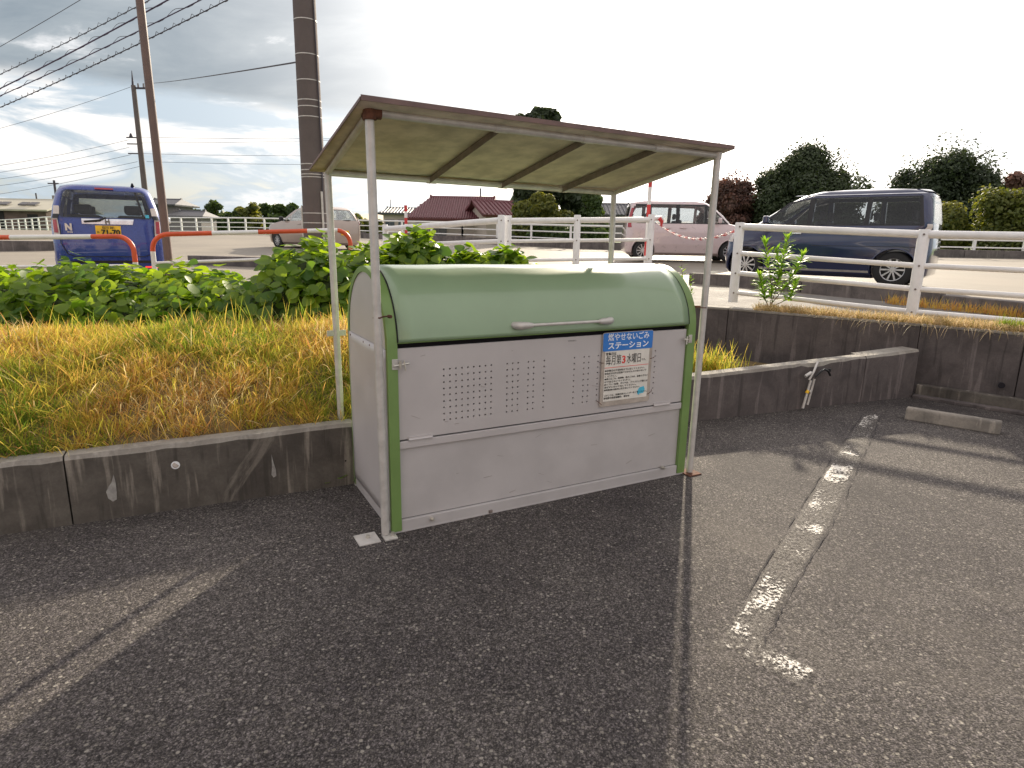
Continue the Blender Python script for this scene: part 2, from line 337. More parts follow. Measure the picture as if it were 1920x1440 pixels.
# wall polylines (front faces)
WA = Vector((-9.0, -.125, 0)); WJ = Vector((-2.29, 3.042, 0)); WB = Vector((-.955, 3.672, 0)); WC = Vector((1.35, 5.10, 0)); WD = Vector((3.40, 5.955, 0)); WE = Vector((4.06, 6.205, 0))
TW = [Vector(p) for p in ((-.2, 9.4, 0), (2.62, 7.68, 0), (4.17, 6.42, 0), (4.79, 5.84, 0), (12, -1.0, 0))]
def left_normal(a, b): d = (b-a).normalized(); return Vector((-d.y, d.x, 0))
# embankment: from the back of the low wall / the top of the tall wall to the road
xs = list(np.arange(-12, 5.6, .16)); rows = np.linspace(0, 1, 22)
def poly_y(pts, x):
    for a, b in zip(pts, pts[1:]):
        if a.x <= x <= b.x: return a.y+(b.y-a.y)*(x-a.x)/(b.x-a.x)
    return pts[0].y if x < pts[0].x else pts[-1].y
low_line = [Vector((-20, -5.3, 0)), WA, WJ, WB, WC]
def y_start(x):
    a = poly_y(low_line, x)+.10; b = poly_y(TW, max(x, -.2))+.05
    k = min(1, max(0, (x+.9)/.5)); return a*(1-k)+b*k
def emb_z(x, y):
    ys = y_start(x); k = min(1, max(0, (x+.9)/.5)); z0 = .345*(1-k)+.685*k
    ye = 8.6; t = min(1, max(0, (y-ys)/max(.5, ye-ys)))
    if k < 1:
        cr = float(np.interp(x, [-9, -3.5, -2.5, -1.5, -.9], [1.7, 1.65, 1.5, 1.4, 1.3])); t2 = min(1, max(0, (y-ys)/cr)); zc = .40*math.sin(t2*math.pi/2)
        t3 = min(1, max(0, (y-ys-cr)/1.2)); zl_ = z0+zc+(up_z(8.6)-.745)*t3*t3*(3-2*t3)
        z = zl_*(1-k)+(z0+(up_z(8.6)-z0)*t)*k
    else: z = z0+(up_z(8.6)-z0)*t
    return z+.012*math.sin(x*5.1+y*3)+.01*math.sin(x*9.7-y*7)
vs = []; fs = []
for i, x in enumerate(xs):
    ys = y_start(x)
    for j, t in enumerate(rows):
        y = ys+(8.7-ys)*t if ys < 8.7 else ys+.01*t; vs.append((x, y, emb_z(x, min(y, 8.6))-(.0)))
nr = len(rows)
for i in range(len(xs)-1):
    for j in range(nr-1): a = i*nr+j; fs.append((a, a+nr, a+nr+1, a+1))
tag(MB().add(vs, fs).build('grass_bank', M['soil'], smooth=60), kind='structure')
# pavement behind the right-hand fence, road, field
def sheet(name, pts, mat, dz=0, kind='structure'):
    bm = bmesh.new(); v = [bm.verts.new((p[0], p[1], up_z(p[1])+dz)) for p in pts]; bm.faces.new(v)
    for yc in (39,): bmesh.ops.bisect_plane(bm, geom=bm.verts[:]+bm.edges[:]+bm.faces[:], plane_co=(0, yc, 0), plane_no=(0, 1, 0))
    for q in bm.verts: q.co.z = up_z(q.co.y)+dz
    me = bpy.data.meshes.new(name); bm.to_mesh(me); bm.free(); return tag(mkobj(name, me, mat), kind=kind)
sheet('field', [(-900, 8.4), (12, 8.4), (12, -30), (900, -30), (900, 1500), (-900, 1500)], M['field'], -.03)
sheet('road', [(-45, 8.55), (2.5, 8.95), (5.3, 8.0), (12, 0), (45, 0), (45, 23.5), (20, 24.2), (7, 24.6), (2.7, 26.4), (-2.4, 31), (-7.5, 34.5), (-16.5, 38.6), (-22.4, 40.8), (-33, 43.5), (-52, 61), (-80, 61)], M['road'], 0)
pv_pts = [(2.1, 8.5), (4.2, 7.0), (5.25, 6.2), (12, -.5), (14, 1.5), (7.2, 8.0), (5.6, 9.9), (3.9, 11.4), (2.6, 11.6)]
sheet('pavement', pv_pts, M['pave'], .03)
# tall retaining wall
tw = MB(); 
tops = []
for a, b in zip(TW, TW[1:]):
    n = left_normal(b, a); n = -n if n.y < 0 else n
    tops.append((a, b, n))
wall = empty('retaining_wall', (4.17, 6.42, 0), label='tall dark concrete retaining wall below the white fence on the right', cat='retaining wall')
for i, (a, b, n) in enumerate(tops):
    L = (b-a).length; k = max(1, round(L/2.0))
    for j in range(k):
        p = a+(b-a)*(j/k)+(b-a).normalized()*.003; q = a+(b-a)*((j+1)/k)-(b-a).normalized()*.003; mb = MB()
        z1 = .69 if i < 3 else .69
        mb.prism([p, q, q+n*.2, p+n*.2], (0, 0, z1)); o = mb.build('wall_panel', M['wall_dark'], bevel=.008)
        o.parent = wall; o.matrix_parent_inverse = Matrix.Translation(-wall.location)
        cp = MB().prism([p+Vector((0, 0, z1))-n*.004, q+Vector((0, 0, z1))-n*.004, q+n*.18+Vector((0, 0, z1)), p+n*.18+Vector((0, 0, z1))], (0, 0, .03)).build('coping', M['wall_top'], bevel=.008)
        cp.parent = wall; cp.matrix_parent_inverse = Matrix.Translation(-wall.location)
def at_world(o, parent): o.parent = parent; o.matrix_parent_inverse = parent.matrix_basis.inverted(); return o
o = at_world(MB().tube([at(1878, 723, 5.86), at(1878, 723, 5.86)+Vector((.02, .03, 0))], .028, 14).build('weep_hole', M['gap'], smooth=40), wall)
# low concrete wall, left and right of the bin
def low_wall(name, pts, hts, label, breaks, mat, thick=.11):
    root = empty(name, pts[0], label=label, cat='low wall')
    for (a, b), (h0, h1), tk in zip(zip(pts, pts[1:]), hts, breaks):
        n = left_normal(a, b); d = (b-a).normalized(); p = a+d*.004; q = b-d*.004; k = max(2, int((b-a).length/.09))
        rnd = [0]+[random.uniform(-.006, .006) for _ in range(k-1)]+[0]; v = []; f = []
        for i in range(k+1):
            t = i/k; c = p+(q-p)*t; h = h0+(h1-h0)*t
            chip = rnd[i]+(-.018 if name == 'low_concrete_wall' and .55 < ((c-pts[0]).length % 2.6)/2.6 < .63 else 0)
            v += [c, c+Vector((0, 0, h-.022+chip)), c+n*.016+Vector((0, 0, h+chip*.3)), c+n*tk+Vector((0, 0, h)), c+n*tk]
        for i in range(k):
            for j in range(4): A = i*5+j; f.append((A, A+5, A+6, A+1))
        f += [(0, 1, 2, 3, 4), tuple(k*5+j for j in (4, 3, 2, 1, 0))]
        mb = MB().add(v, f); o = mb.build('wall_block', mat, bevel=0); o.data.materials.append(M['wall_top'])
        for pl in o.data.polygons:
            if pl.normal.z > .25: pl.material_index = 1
        at_world(o, root)
    return root
lw = low_wall('low_concrete_wall', [WA, WJ-(WJ-WA).normalized()*2.4, WJ, WB], [(.36, .36), (.36, .375), (.375, .39)], 'low grey concrete wall holding back the dry grass bank left of the bin', [.11, .11, .11], M['wall'])
rw = low_wall('low_concrete_wall', [WB+Vector((.12, .075, 0)), WC, WD, WE], [(.39, .39), (.39, .455), (.455, .49)], 'low concrete wall running right from behind the bin to the tall wall', [.12, .12, .19], M['wall_dark'])
def on_wall(px, py, A, B, off=.003):
    d = ray(px, py); n = left_normal(A, B); t = (n.dot(A)-n.dot(Vector((0, 0, CAM_H))))/n.dot(d); return Vector((0, 0, CAM_H))+d*t-n*off
def wall_patch(name, pxs, A, B, mat, root):
    p = [on_wall(x, y, A, B, .0035) for x, y in pxs]; n = left_normal(A, B)
    return at_world(MB().prism(p, n*.006).build(name, mat), root)
wall_patch('mortar_patch', [(213, 890), (217, 905), (219, 922), (219, 936), (212, 940), (203, 934), (199, 922), (204, 912), (209, 905)], WJ, WB, M['mortar'], lw)
wall_patch('mortar_patch', [(509, 852), (513, 868), (517, 880), (518, 892), (513, 895), (509, 890), (510, 875)], WJ, WB, M['mortar'], lw)
ww = on_wall(329, 872, WJ, WB, 0); nn = left_normal(WJ, WB); rr = .022
at_world(cyl(ww-nn*.004, ww+nn*.01, rr, 20).build('weep_pipe', M['white_ink'], smooth=40), lw)
at_world(cyl(ww-nn*.0055+Vector((.004, 0, .004)), ww-nn*.001, rr*.72, 20).build('weep_hole', M['sign_border'], smooth=40), lw)
at_world(cyl(on_wall(648, 864, WJ, WB, .002), on_wall(648, 864, WJ, WB, -.01), .005, 10).build('weep_hole', M['gap']), lw)
# rust strip at the wall foot by the joint, vertical drain edge by the bin
a = gnd(70, 985); b = gnd(160, 967)
tag(MB().tube([a+Vector((0, 0, .006)), b+Vector((0, 0, .006))], .007, 6).build('rusty_bar', M['rust']), 'rusty flat bar lying at the foot of the left wall by its joint', 'metal bar')
# small kerb below the tall wall
kr = empty('low_kerb', (4.4, 6.0, 0), label='low concrete kerb in front of the tall wall at the right edge', cat='kerb')
ka, kb = Vector((4.10, 6.24, 0)), Vector((10, .5, 0)); n = left_normal(kb, ka); n = n if n.y > 0 else -n; d = (kb-ka).normalized()
for j in range(6):
    p = ka+d*(j*1.2+.004); q = ka+d*((j+1)*1.2-.004)
    at_world(MB().prism([p, q, q+n*.09, p+n*.09], (0, 0, .125)).build('kerb_stone', M['wall'], bevel=.008), kr)
    at_world(MB().prism([p-n*.10, q-n*.10, q-n*.004, p-n*.004], (0, 0, .03)).build('footing', M['wall_dark'], bevel=.005), kr)
# wheel stop
a, b = Vector((3.47, 5.36, 0)), Vector((3.99, 4.93, 0)); d = (b-a).normalized(); n = Vector((-d.y, d.x, 0)); n = n if n.y > 0 else -n
mb = MB(); H = .105
prof = [(0, 0), (.018, H-.012), (.03, H), (.095, H), (.107, H-.012), (.125, 0)]
mb.prism([a+n*u+Vector((0, 0, z)) for u, z in prof], b-a)
ws = mb.build('wheel_stop', M['stop'], bevel=.008); tag(ws, 'concrete wheel stop lying in the parking bay at the right', 'wheel stop')
st = MB()
c0 = gnd(1748, 748); st.tube([c0+Vector((0, 0, 0)), c0+Vector((.015, 0, .02)), c0+Vector((.05, -.01, .024)), c0+Vector((.075, -.02, .004))], [.012, .024, .022, .008], 8)
tag(st.build('pale_stone', M['mortar'], smooth=60), 'pale flat stone on the asphalt near the kerb corner', 'stone')
# painted L line and its cracks
def strip(name, pts, mat, z, kind='structure'):
    v = []; f = []; e = []
    P = []
    for a, b in zip(pts, pts[1:]):
        for k in range(8): P.append((Vector(a[0]).lerp(Vector(b[0]), k/8), Vector(a[1]).lerp(Vector(b[1]), k/8)))
    P.append((Vector(pts[-1][0]), Vector(pts[-1][1])))
    for i, (l, r_) in enumerate(P):
        c_ = 0. if i in (0, len(P)-1) else 1.
        for t in (0, .2, .5, .8, 1): q = l.lerp(r_, t); v.append((q.x, q.y, z)); e.append(min(t, 1-t)*2*c_)
    for i in range(len(P)-1):
        for k in range(4): a = i*5+k; f.append((a, a+1, a+6, a+5))
    o = MB().add(v, f).build(name, mat); at_ = o.data.attributes.new('edge', 'FLOAT', 'POINT'); at_.data.foreach_set('value', e)
    return tag(o, kind=kind)
Lp = [gnd(*q) for q in ((1338, 1218), (1396, 1128), (1500, 960), (1560, 862), (1622, 775))]; Rp = [gnd(*q) for q in ((1424, 1218), (1462, 1135), (1556, 985), (1612, 865), (1652, 776))]
strip('parking_line', [(tuple(l), tuple(r_)) for l, r_ in zip(Lp, Rp)], M['paint_line'], .004)
strip('parking_line', [(tuple(gnd(1420, 1200)), tuple(gnd(1385, 1232))), (tuple(gnd(1470, 1228)), tuple(gnd(1440, 1262))), (tuple(gnd(1535, 1258)), tuple(gnd(1500, 1292)))], M['paint_line'], .008)
def crack(pa, wd):
    v = []; f = []; P = []
    for a, b in zip(pa, pa[1:]):
        for k in range(14): P.append(a+(b-a)*(k/14))
    for i, p in enumerate(P):
        j = Vector((random.uniform(-1, 1), random.uniform(-1, 1), 0))*.006; ww = wd*random.uniform(.2, 1.2)
        v += [(p.x+j.x-ww, p.y+j.y, .006), (p.x+j.x+ww, p.y+j.y, .006)]
    for i in range(len(P)-1):
        if random.random() < .82: f.append((2*i, 2*i+1, 2*i+3, 2*i+2))
    tag(MB().add(v, f).build('asphalt_crack', M['gap']), kind='structure')
crack([p-Vector((.012, 0, 0)) for p in Lp[1:]], .004); crack([p+Vector((.012, 0, 0)) for p in Rp], .004)
for i in range(7):
    t = random.uniform(.3, .95); k = t*(len(Lp)-1); i0 = int(k); q = k-i0; l = Lp[i0].lerp(Lp[i0+1], q); r_ = Rp[i0].lerp(Rp[i0+1], q); crack([l, (l+r_)/2+Vector((0, .02, 0)), r_], .002)
# ---------------------------------------------------------------- the bin
X0, Y0, YAW, W, D, ARC = -.6042, 2.9862, .4964, 1.995, .76, .97
RAD = D/2
bin_ = empty('garbage_bin', (X0, Y0, 0), YAW, 'large steel rubbish bin with green arched lid and grey perforated front', 'garbage bin')
def arc_pts(r, a0=0, a1=math.pi, n=28, cy=RAD, cz=ARC): return [(cy-r*math.cos(a0+(a1-a0)*i/n), cz+r*math.sin(a0+(a1-a0)*i/n)) for i in range(n+1)]
# end panels (grey) with a horizontal fold
for x0, x1 in ((.006, .012), (W-.012, W-.006)):
    r = RAD-.022; pts = [(.022, .062)]+arc_pts(r)+[(D-.022, .062)]
    o = MB().prism([(x0, y, z) for y, z in pts], (x1-x0, 0, 0)).build('end_panel', M['steel'], bin_)
    # lower half skin, lapped over the upper half, with shallow dents
    xx = x0-.005 if x0 < 1 else x1+.001; sg_ = -1 if x0 < 1 else 1; vv = []; ff = []; ny, nz = 16, 18
    for j in range(nz+1):
        for i in range(ny+1):
            y = .024+(D-.048)*i/ny; z = .064+.898*j/nz; e = (0 < i < ny) and (0 < j < nz)
            dn = (.006*max(0, 1-abs((z-.72)-(y-.3)*.5)*9)*(z > .5)+.005*max(0, 1-abs((z-.6)+(y-.5)*.9)*8)) if e else 0
            vv.append((xx+sg_*.0-dn*sg_, y, z))
    for j in range(nz):
        for i in range(ny): q = j*(ny+1)+i; ff.append((q, q+1, q+ny+2, q+ny+1))
    lk = MB().add(vv, ff).build('lower_skin', M['steel'], o, smooth=12); sm = lk.modifiers.new('t', 'SOLIDIFY'); sm.thickness = .003
    bx = xx-.004 if x0 < 1 else xx+.004
    for y, z in ((.30, .945), (.42, .945), (.70, .945)): MB().tube([(bx, y, z), (bx+.004, y, z)], .006, 8).build('rivet', M['rust'], o)
# arch frames (green)
def arch_band(x0, x1, ro, ri, mat, name):
    # frame is an inverted U: outer ro, inner ri about the arch centre; legs down to the base
    out = [(RAD-ro, .012)]+arc_pts(ro)+[(RAD+ro, .012)]; inn = [(RAD-ri, .012)]+arc_pts(ri)+[(RAD+ri, .012)]
    n = len(out); v = []
    for x in (x0, x1): v += [(x, y, z) for y, z in out]+[(x, y, z) for y, z in inn]
    f = []; s = 2*n
    for i in range(n-1):
        f += [(i, i+1, n+i+1, n+i), (s+i, s+n+i, s+n+i+1, s+i+1), (i, s+i, s+i+1, i+1), (n+i, n+i+1, s+n+i+1, s+n+i)]
    f += [(0, n, s+n, s), (n-1, s+n-1, s+2*n-1, 2*n-1)]
    return MB().add(v, f).build(name, mat, bin_, smooth=35)
arch_band(0, .052, RAD, RAD-.03, M['green_frame'], 'arch_frame'); arch_band(W-.060, W, RAD, RAD-.03, M['green_frame'], 'arch_frame')
# base
bs = MB(); bs.box((.0, .004, 0), (W, .03, .010)); bs.box((.0, D-.03, 0), (W, D, .06)); bs.box((.004, .03, 0), (.03, D-.03, .06)); bs.box((W-.03, .03, 0), (W-.004, D-.03, .06)); bs.build('base_rail', M['steel_low'], bin_, bevel=.002)
MB().box((.054, .006, .008), (W-.062, .03, .066)).build('plinth', M['steel_low'], bin_, bevel=.003)
# near-black sheet standing in for the shaded interior, then the back
MB().box((.06, .055, .05), (W-.06, .06, 1.02)).build('interior_shade_sheet', M['gap'], bin_)
bk = [(RAD-(RAD-.035)*math.cos(a), ARC+(RAD-.035)*math.sin(a)) for a in np.linspace(math.pi*.5, math.pi, 12)]
bv = []; 
for x in (.05, W-.05): bv += [(x, y, z) for y, z in bk]+[(x, D-.03, .05)]
nb = len(bk)+1; MB().add(bv, [(i, i+1, nb+i+1, nb+i) for i in range(nb-1)]).build('back_panel', M['steel_low'], bin_, smooth=40)
# front lower panel, gently dented
def dent_panel(x0, x1, z0, z1, y, amp, name, mat, nx=30, nz=8):
    v = []; f = []
    for j in range(nz+1):
        for i in range(nx+1):
            u, w_ = i/nx, j/nz; e = math.sin(math.pi*u)**.5*math.sin(math.pi*w_)**.5 if 0 < u < 1 and 0 < w_ < 1 else 0
            dd = e*amp*(math.sin(u*7+w_*2.3)+.6*math.sin(u*17+w_*6)); 
            if u < .12: dd += amp*.9*max(0, 1-abs(w_-.92)*8)*(1-u/.12)
            v.append((x0+(x1-x0)*u, y+dd, z0+(z1-z0)*w_))
    for j in range(nz):
        for i in range(nx): a = j*(nx+1)+i; f.append((a, a+1, a+nx+2, a+nx+1))
    return MB().add(v, f).build(name, mat, bin_, smooth=60)
dent_panel(.054, W-.062, .070, .452, .022, .0022, 'lower_front_panel', M['steel_low'])
# ledge rail under the door
MB().box((.054, .008, .452), (W-.062, .034, .492)).build('ledge_rail', M['steel'], bin_, bevel=.003)
# perforated door
colsx = [.298+.0338*i for i in range(9)]+[.664, .698, .731]+[.795, .829]+[.896]+[1.096]+[1.163, 1.196]+[1.262]+[1.328, 1.362, 1.395, 1.428, 1.462, 1.495, 1.528, 1.562]+[1.628, 1.655]+[1.690]
colsx = [c_ for c_ in colsx]
rowsz = [.577+.0335*i for i in range(9)]
hr = .0050; cx_ = [.056]; 
for c_ in colsx: cx_ += [c_-hr*1.6, c_+hr*1.6]
cx_.append(W-.064); cz_ = [.500]
for z in rowsz: cz_ += [z-hr*1.6, z+hr*1.6]
cz_.append(.966); dm = MB(); yv = .014
vid = {}
def V_(x, z):
    k = (round(x, 5), round(z, 5))
    if k not in vid: vid[k] = len(dm.v); dm.v.append((x, yv, z))
    return vid[k]
for i in range(len(cx_)-1):
    for j in range(len(cz_)-1):
        a, b = cx_[i], cx_[i+1]; c_, d_ = cz_[j], cz_[j+1]; q = [V_(a, c_), V_(b, c_), V_(b, d_), V_(a, d_)]
        if i % 2 == 1 and j % 2 == 1:
            mx, mz = (a+b)/2, (c_+d_)/2; ring = []; back = []
            for k in range(8):
                t = R(225+45*k); ring.append(V_(mx+hr*math.cos(t), mz+hr*math.sin(t)))
                back.append(len(dm.v)); dm.v.append((mx+hr*math.cos(t), yv+.006, mz+hr*math.sin(t)))
            for k in range(4): dm.f.append((q[k], q[(k+1) % 4], ring[(2*k+2) % 8], ring[2*k+1], ring[2*k]))
            for k in range(8): dm.f.append((ring[k], ring[(k+1) % 8], back[(k+1) % 8], back[k]))
        else: dm.f.append(tuple(q))
door = dm.build('perforated_door', M['steel'], bin_)
MB().box((.056, yv+.001, .958), (W-.064, yv+.014, .967)).build('door_lip', M['steel'], door, bevel=.001)
bk_ = MB().box((.06, .04, .5), (W-.065, .043, .96)).build('door_shade_sheet', M['gap'], door)  # dark sheet painting the shade behind the door holes
for x in (.135, .235, 1.72, 1.80):
    pass
for xh in (.10, 1.70):
    hb = MB(); hb.box((xh, .006, .486), (xh+.13, .013, .512)); hb.tube([(xh, .006, .497), (xh+.13, .006, .497)], .006, 8); hb.build('hinge', M['steel'], bin_, smooth=40)
text('maker_mark', 'YODOKO', .012, M['ink_grey'], door, Matrix.Translation((1.075, yv-.001, .944))@Matrix.Rotation(R(90), 4, 'X'), width=.055, squash=1.)
# lid: curved sheet from front edge over the top
lp = [(-.002, 1.0)]; ro = RAD+.002
lid_prof = [(RAD-ro, 1.0)]+[(RAD-ro*math.cos(a), ARC+ro*math.sin(a)) for a in np.linspace(R(7), R(118), 36)]
v = []; f = []; NX = 24
for i in range(NX+1):
    x = .056+(W-.064-.056)*i/NX
    for j, (y, z) in enumerate(lid_prof):
        u = j/36; s_ = .0016*math.sin(i*.9+j*.3)*math.sin(math.pi*u); v.append((x, y+s_*.5, z+s_+(-.004*math.exp(-((i-15)/2.2)**2)*math.exp(-((j-26)/5)**2))))
npf = len(lid_prof)
for i in range(NX):
    for j in range(npf-1): a = i*npf+j; f.append((a, a+npf, a+npf+1, a+1))
lid = MB().add(v, f).build('lid', M['green'], bin_, smooth=50)
sm = lid.modifiers.new('thickness', 'SOLIDIFY'); sm.thickness = .004; sm.offset = 0
MB().box((.056, .004, .992), (W-.064, .022, 1.006)).build('lid_edge', M['green_frame'], lid, bevel=.002)
# rear fixed top shell
v = []; sh = [(RAD-(RAD-.001)*math.cos(a), ARC+(RAD-.001)*math.sin(a)) for a in np.linspace(R(116), R(180), 16)]+[(D-.001, .07)]
for x in (.05, W-.05): v += [(x, y, z) for y, z in sh]
k = len(sh); MB().add(v, [(i, i+1, k+i+1, k+i) for i in range(k-1)]).build('rear_shell', M['green'], bin_, smooth=50)
# lid seams
for x in (.0535, W-.062):
    pts = [(x, y-.001, z) for y, z in [(RAD-ro, 1.0)]+[(RAD-ro*math.cos(a), ARC+ro*math.sin(a)) for a in np.linspace(R(8), R(100), 22)]]
    MB().tube(pts, .0035, 6).build('lid_seal', M['gap'], bin_, smooth=60)
fk = MB()
for i in range(70):
    x = random.choice([random.uniform(.06, .5), random.uniform(.06, W-.1), random.uniform(1.5, W-.1)]); z = 1.003+abs(random.gauss(0, .006)); y = lid_prof[0][0]-.0012 if z < 1.0 else RAD-ro*math.cos(math.asin((z-ARC)/ro))-.0012; r_ = random.uniform(.0012, .004)
    fk.prism([(x+r_*random.uniform(.6, 1.6)*math.cos(k*1.05), y, z+r_*.6*random.uniform(.5, 1.1)*math.sin(k*1.05)) for k in range(6)], (0, .002, 0))
tag(fk.build('rust_flecks', M['rust'], bin_), kind='stuff')
sc2_ = MB()
for i in range(26):
    x = random.uniform(.1, W-.12); z = random.choice([random.uniform(.09, .44), random.uniform(.52, .94)]); L = random.uniform(.01, .06); a = random.uniform(-.5, .5); yy = .0215 if z < .45 else .0135; t_ = .0006
    if 1.25 < x < 1.7 and z > .5: continue
    sc2_.prism([(x, yy-.0012, z), (x+L, yy-.0012, z+a*L), (x+L, yy-.0012, z+a*L+t_), (x, yy-.0012, z+t_*2)], (0, .001, 0))
tag(sc2_.build('scratches', M['angle'], bin_), kind='stuff')
# handle
hd = bpy.data.objects.new('handle', None); col.objects.link(hd); hd.parent = bin_
def lid_y(z): a = math.asin((z-ARC)/ro); return RAD-ro*math.cos(a)
hz = 1.052; hy = lid_y(hz)
bar = cyl((.76, hy-.034, hz), (1.26, hy-.034, hz), .0085, 12).build('handle_bar', M['galv'], bin_, smooth=50)
for s_, xa in ((1, .695), (-1, 1.325)):
    mb = MB(); mb.tube([(xa, hy+.004, hz), (xa+s_*.008, hy-.018, hz), (xa+s_*.03, hy-.034, hz), (xa+s_*.075, hy-.034, hz), (xa+s_*.10, hy-.034, hz)], [.018, .021, .021, .017, .011], 14)
    mb.build('handle_bracket', M['galv'], bin_, smooth=50)
bpy.data.objects.remove(hd)
# latches
def latch(x, z, side):
    o = MB().box((x-.018, -.004, z-.026), (x+.012, .002, z+.026)).build('latch_plate', M['galv'], bin_, bevel=.002)
    lb = MB(); lb.tube([(x-.012, -.010, z-.006), (x+side*.065, -.014, z+.004)], .0055, 8); lb.tube([(x+side*.02, -.014, z-.018), (x+side*.02, -.014, z+.018)], .008, 8); lb.tube([(x+side*.04, -.014, z+.02), (x+side*.045, -.018, z-.03)], .004, 8)
    lb.build('latch_bolt', M['bolt'], o, smooth=40)
latch(.040, .893, 1); latch(1.955, .905, -1)
for x, z in ((.218, .045), (1.803, .075)):
    mb = MB(); mb.tube([(x, .008, z), (x, -.012, z)], .011, 10); mb.tube([(x, -.012, z), (x, -.024, z)], .007, 10); mb.build('foot_bolt', M['bolt'], bin_, smooth=40)
MB().box((.555, -.003, .006), (.578, .006, .026)).build('weld_lump', M['angle'], bin_, bevel=.004)
# ---------------------------------------------------------------- sign wired to the door
sg = empty('collection_sign', tuple(bin_.matrix_basis@Vector((1.47, 0, .53))), YAW, 'rubbish collection notice with a blue header wired to the bin front', 'sign')
def SG(x, z): return (x-1.47, z-.53)
sw0, sw1 = -.190, .186; szT, szB = .448, .006
tl = Matrix.Rotation(R(-.6), 4, 'Y')@Matrix.Translation((0, 0, 0))
def skew(x, z): return x+(z/.44-.5)*-.0
def srect(name, x0, x1, z0, z1, y0, y1, mat, parent, bev=0): return MB().box((x0, y0, z0), (x1, y1, z1)).build(name, mat, parent, bevel=bev)
def rrect(x0, x1, z0, z1, r, n=5):
    p = []
    for cx, cz, a0 in ((x1-r, z1-r, 0), (x0+r, z1-r, 90), (x0+r, z0+r, 180), (x1-r, z0+r, 270)):
        for i in range(n+1): a = R(a0+90*i/n); p.append((cx+r*math.cos(a), cz+r*math.sin(a)))
    return p
board = MB().prism([(x, -.002, z) for x, z in rrect(sw0, sw1, szB, szT, .014)], (0, .004, 0)).build('sign_board', M['sign_border'], sg)
srect('printed_sheet', sw0+.022, sw1-.024, .036, .338, -.0035, -.0021, M['sign_white'], sg)
MB().prism([(x, -.0042, z) for x, z in rrect(sw0+.004, sw1-.004, .3385, szT-.003, .010)], (0, .002, 0)).build('header_panel', M['sign_blue'], sg)
srect('red_rule', sw0+.024, sw1-.026, .2385, .2415, -.0042, -.0036, M['red_ink'], sg)
def st(name, body, x, z, size, mat, width=None, off=0., sq=None):
    return text(name, body, size, mat, sg, Matrix.Translation((x, -.0046, z))@Matrix.Rotation(R(90), 4, 'X'), off=off, ext=.0003, width=width, squash=sq)
st('header_text', '燃やせないごみ', 0, .4165, .045, M['white_ink'], .305, .0004, 1.05)
st('header_text', 'ステーション', 0, .3665, .045, M['white_ink'], .300, .0010, 1.0)
st('notice_text', '収集日は', -.125, .3215, .017, M['ink'], .075, .0002)
st('day_text', '毎月第', -.105, .280, .050, M['ink'], .110, 0., 1.25)
st('day_number', '3', -.030, .280, .060, M['red_ink'], .026, .0016, 1.05)
st('day_text', '水曜日', .045, .281, .050, M['ink'], .105, 0., 1.25)
st('notice_text', 'です。', .120, .271, .017, M['ink'], .034, .0002)
rowsT = ['●収集日の午前8時までに出してください。', '●指定日以外は収集できませんので出さないで', '　ください。', '●燃えるごみ、資源物、粗大ごみは、収集できない', '　ので出さないでください。', '●スプレー缶類、ボンベは、プラスチック類とは', '　混ぜずに分けて出してください。', '●収集後は絶対に出さないでください。', '', 'くわしくは、収集計画カレンダーをご覧ください。', '環境美化推進協議会　連合会']
for i, t_ in enumerate(rowsT):
    if t_: 
        k = len(t_); z = .221-.0166*i; ww_ = min(.325, k*.0148); x_ = sw0+.026+ww_/2
        st('notice_text', t_, x_, z, .0135, M['ink'], ww_, .0001, .95)
MB().prism([(x, -.0045, z) for x, z in ((.085, .075), (.10, .098), (.135, .105), (.145, .085), (.135, .062), (.105, .060), (.10, .052), (.09, .058))], (0, .0006, 0)).build('cyan_mark', M['cyan'], sg)
for x, z, dx_, dz_ in ((sw0-.012, .275, .03, -.004), (sw1-.018, .272, .035, .006), (sw0-.018, .045, .035, -.028), (sw1-.025, .045, .045, .03)):
    MB().tube([(x, .004, z), (x+dx_*.3, -.008, z+dz_*.3), (x+dx_*.8, -.008, z+dz_*.8), (x+dx_, .004, z+dz_)], .0016, 6).build('wire_tie', M['rust'], sg)
for o in sg.children: o.location = (o.location.x, .006, o.location.z)
# ---------------------------------------------------------------- shelter
shl = empty('rain_shelter', (X0, Y0, 0), YAW, 'galvanised pipe shelter with a flat metal roof over the bin', 'shelter')
PR = .0205
zt = {'fl': 2.03, 'fr': 2.0, 'bl': 1.852, 'br': 1.835}
posts = {'fl': [(-.034, .006, .012), (-.048, .006, zt['fl'])], 'fr': [(2.032, -.010, .012), (2.045, -.010, zt['fr'])], 'bl': [(-.022, .937, .30), (-.03, .95, zt['bl'])], 'br': [(2.02, .94, .25), (2.02, .95, zt['br'])]}
for k, (a, b) in posts.items(): cyl(a, b, PR if k[0] == 'f' else PR*.98, 18).build('post', M['galv'], shl, smooth=50)
fl = Vector((-.048, .0, zt['fl'])); fr = Vector((2.045, -.01, zt['fr'])); bl = Vector((-.03, .95, zt['bl'])); br = Vector((2.02, .95, zt['br']))
cyl(fl, fr, .0175, 14).build('front_beam', M['galv'], shl, smooth=50); cyl(bl, br, .0175, 14).build('rear_beam', M['galv'], shl, smooth=50)
for t in (.0, 1.):
    a = fl.lerp(fr, t); b = bl.lerp(br, t); cyl(a, b, .0165, 12).build('side_beam', M['galv'], shl, smooth=50)
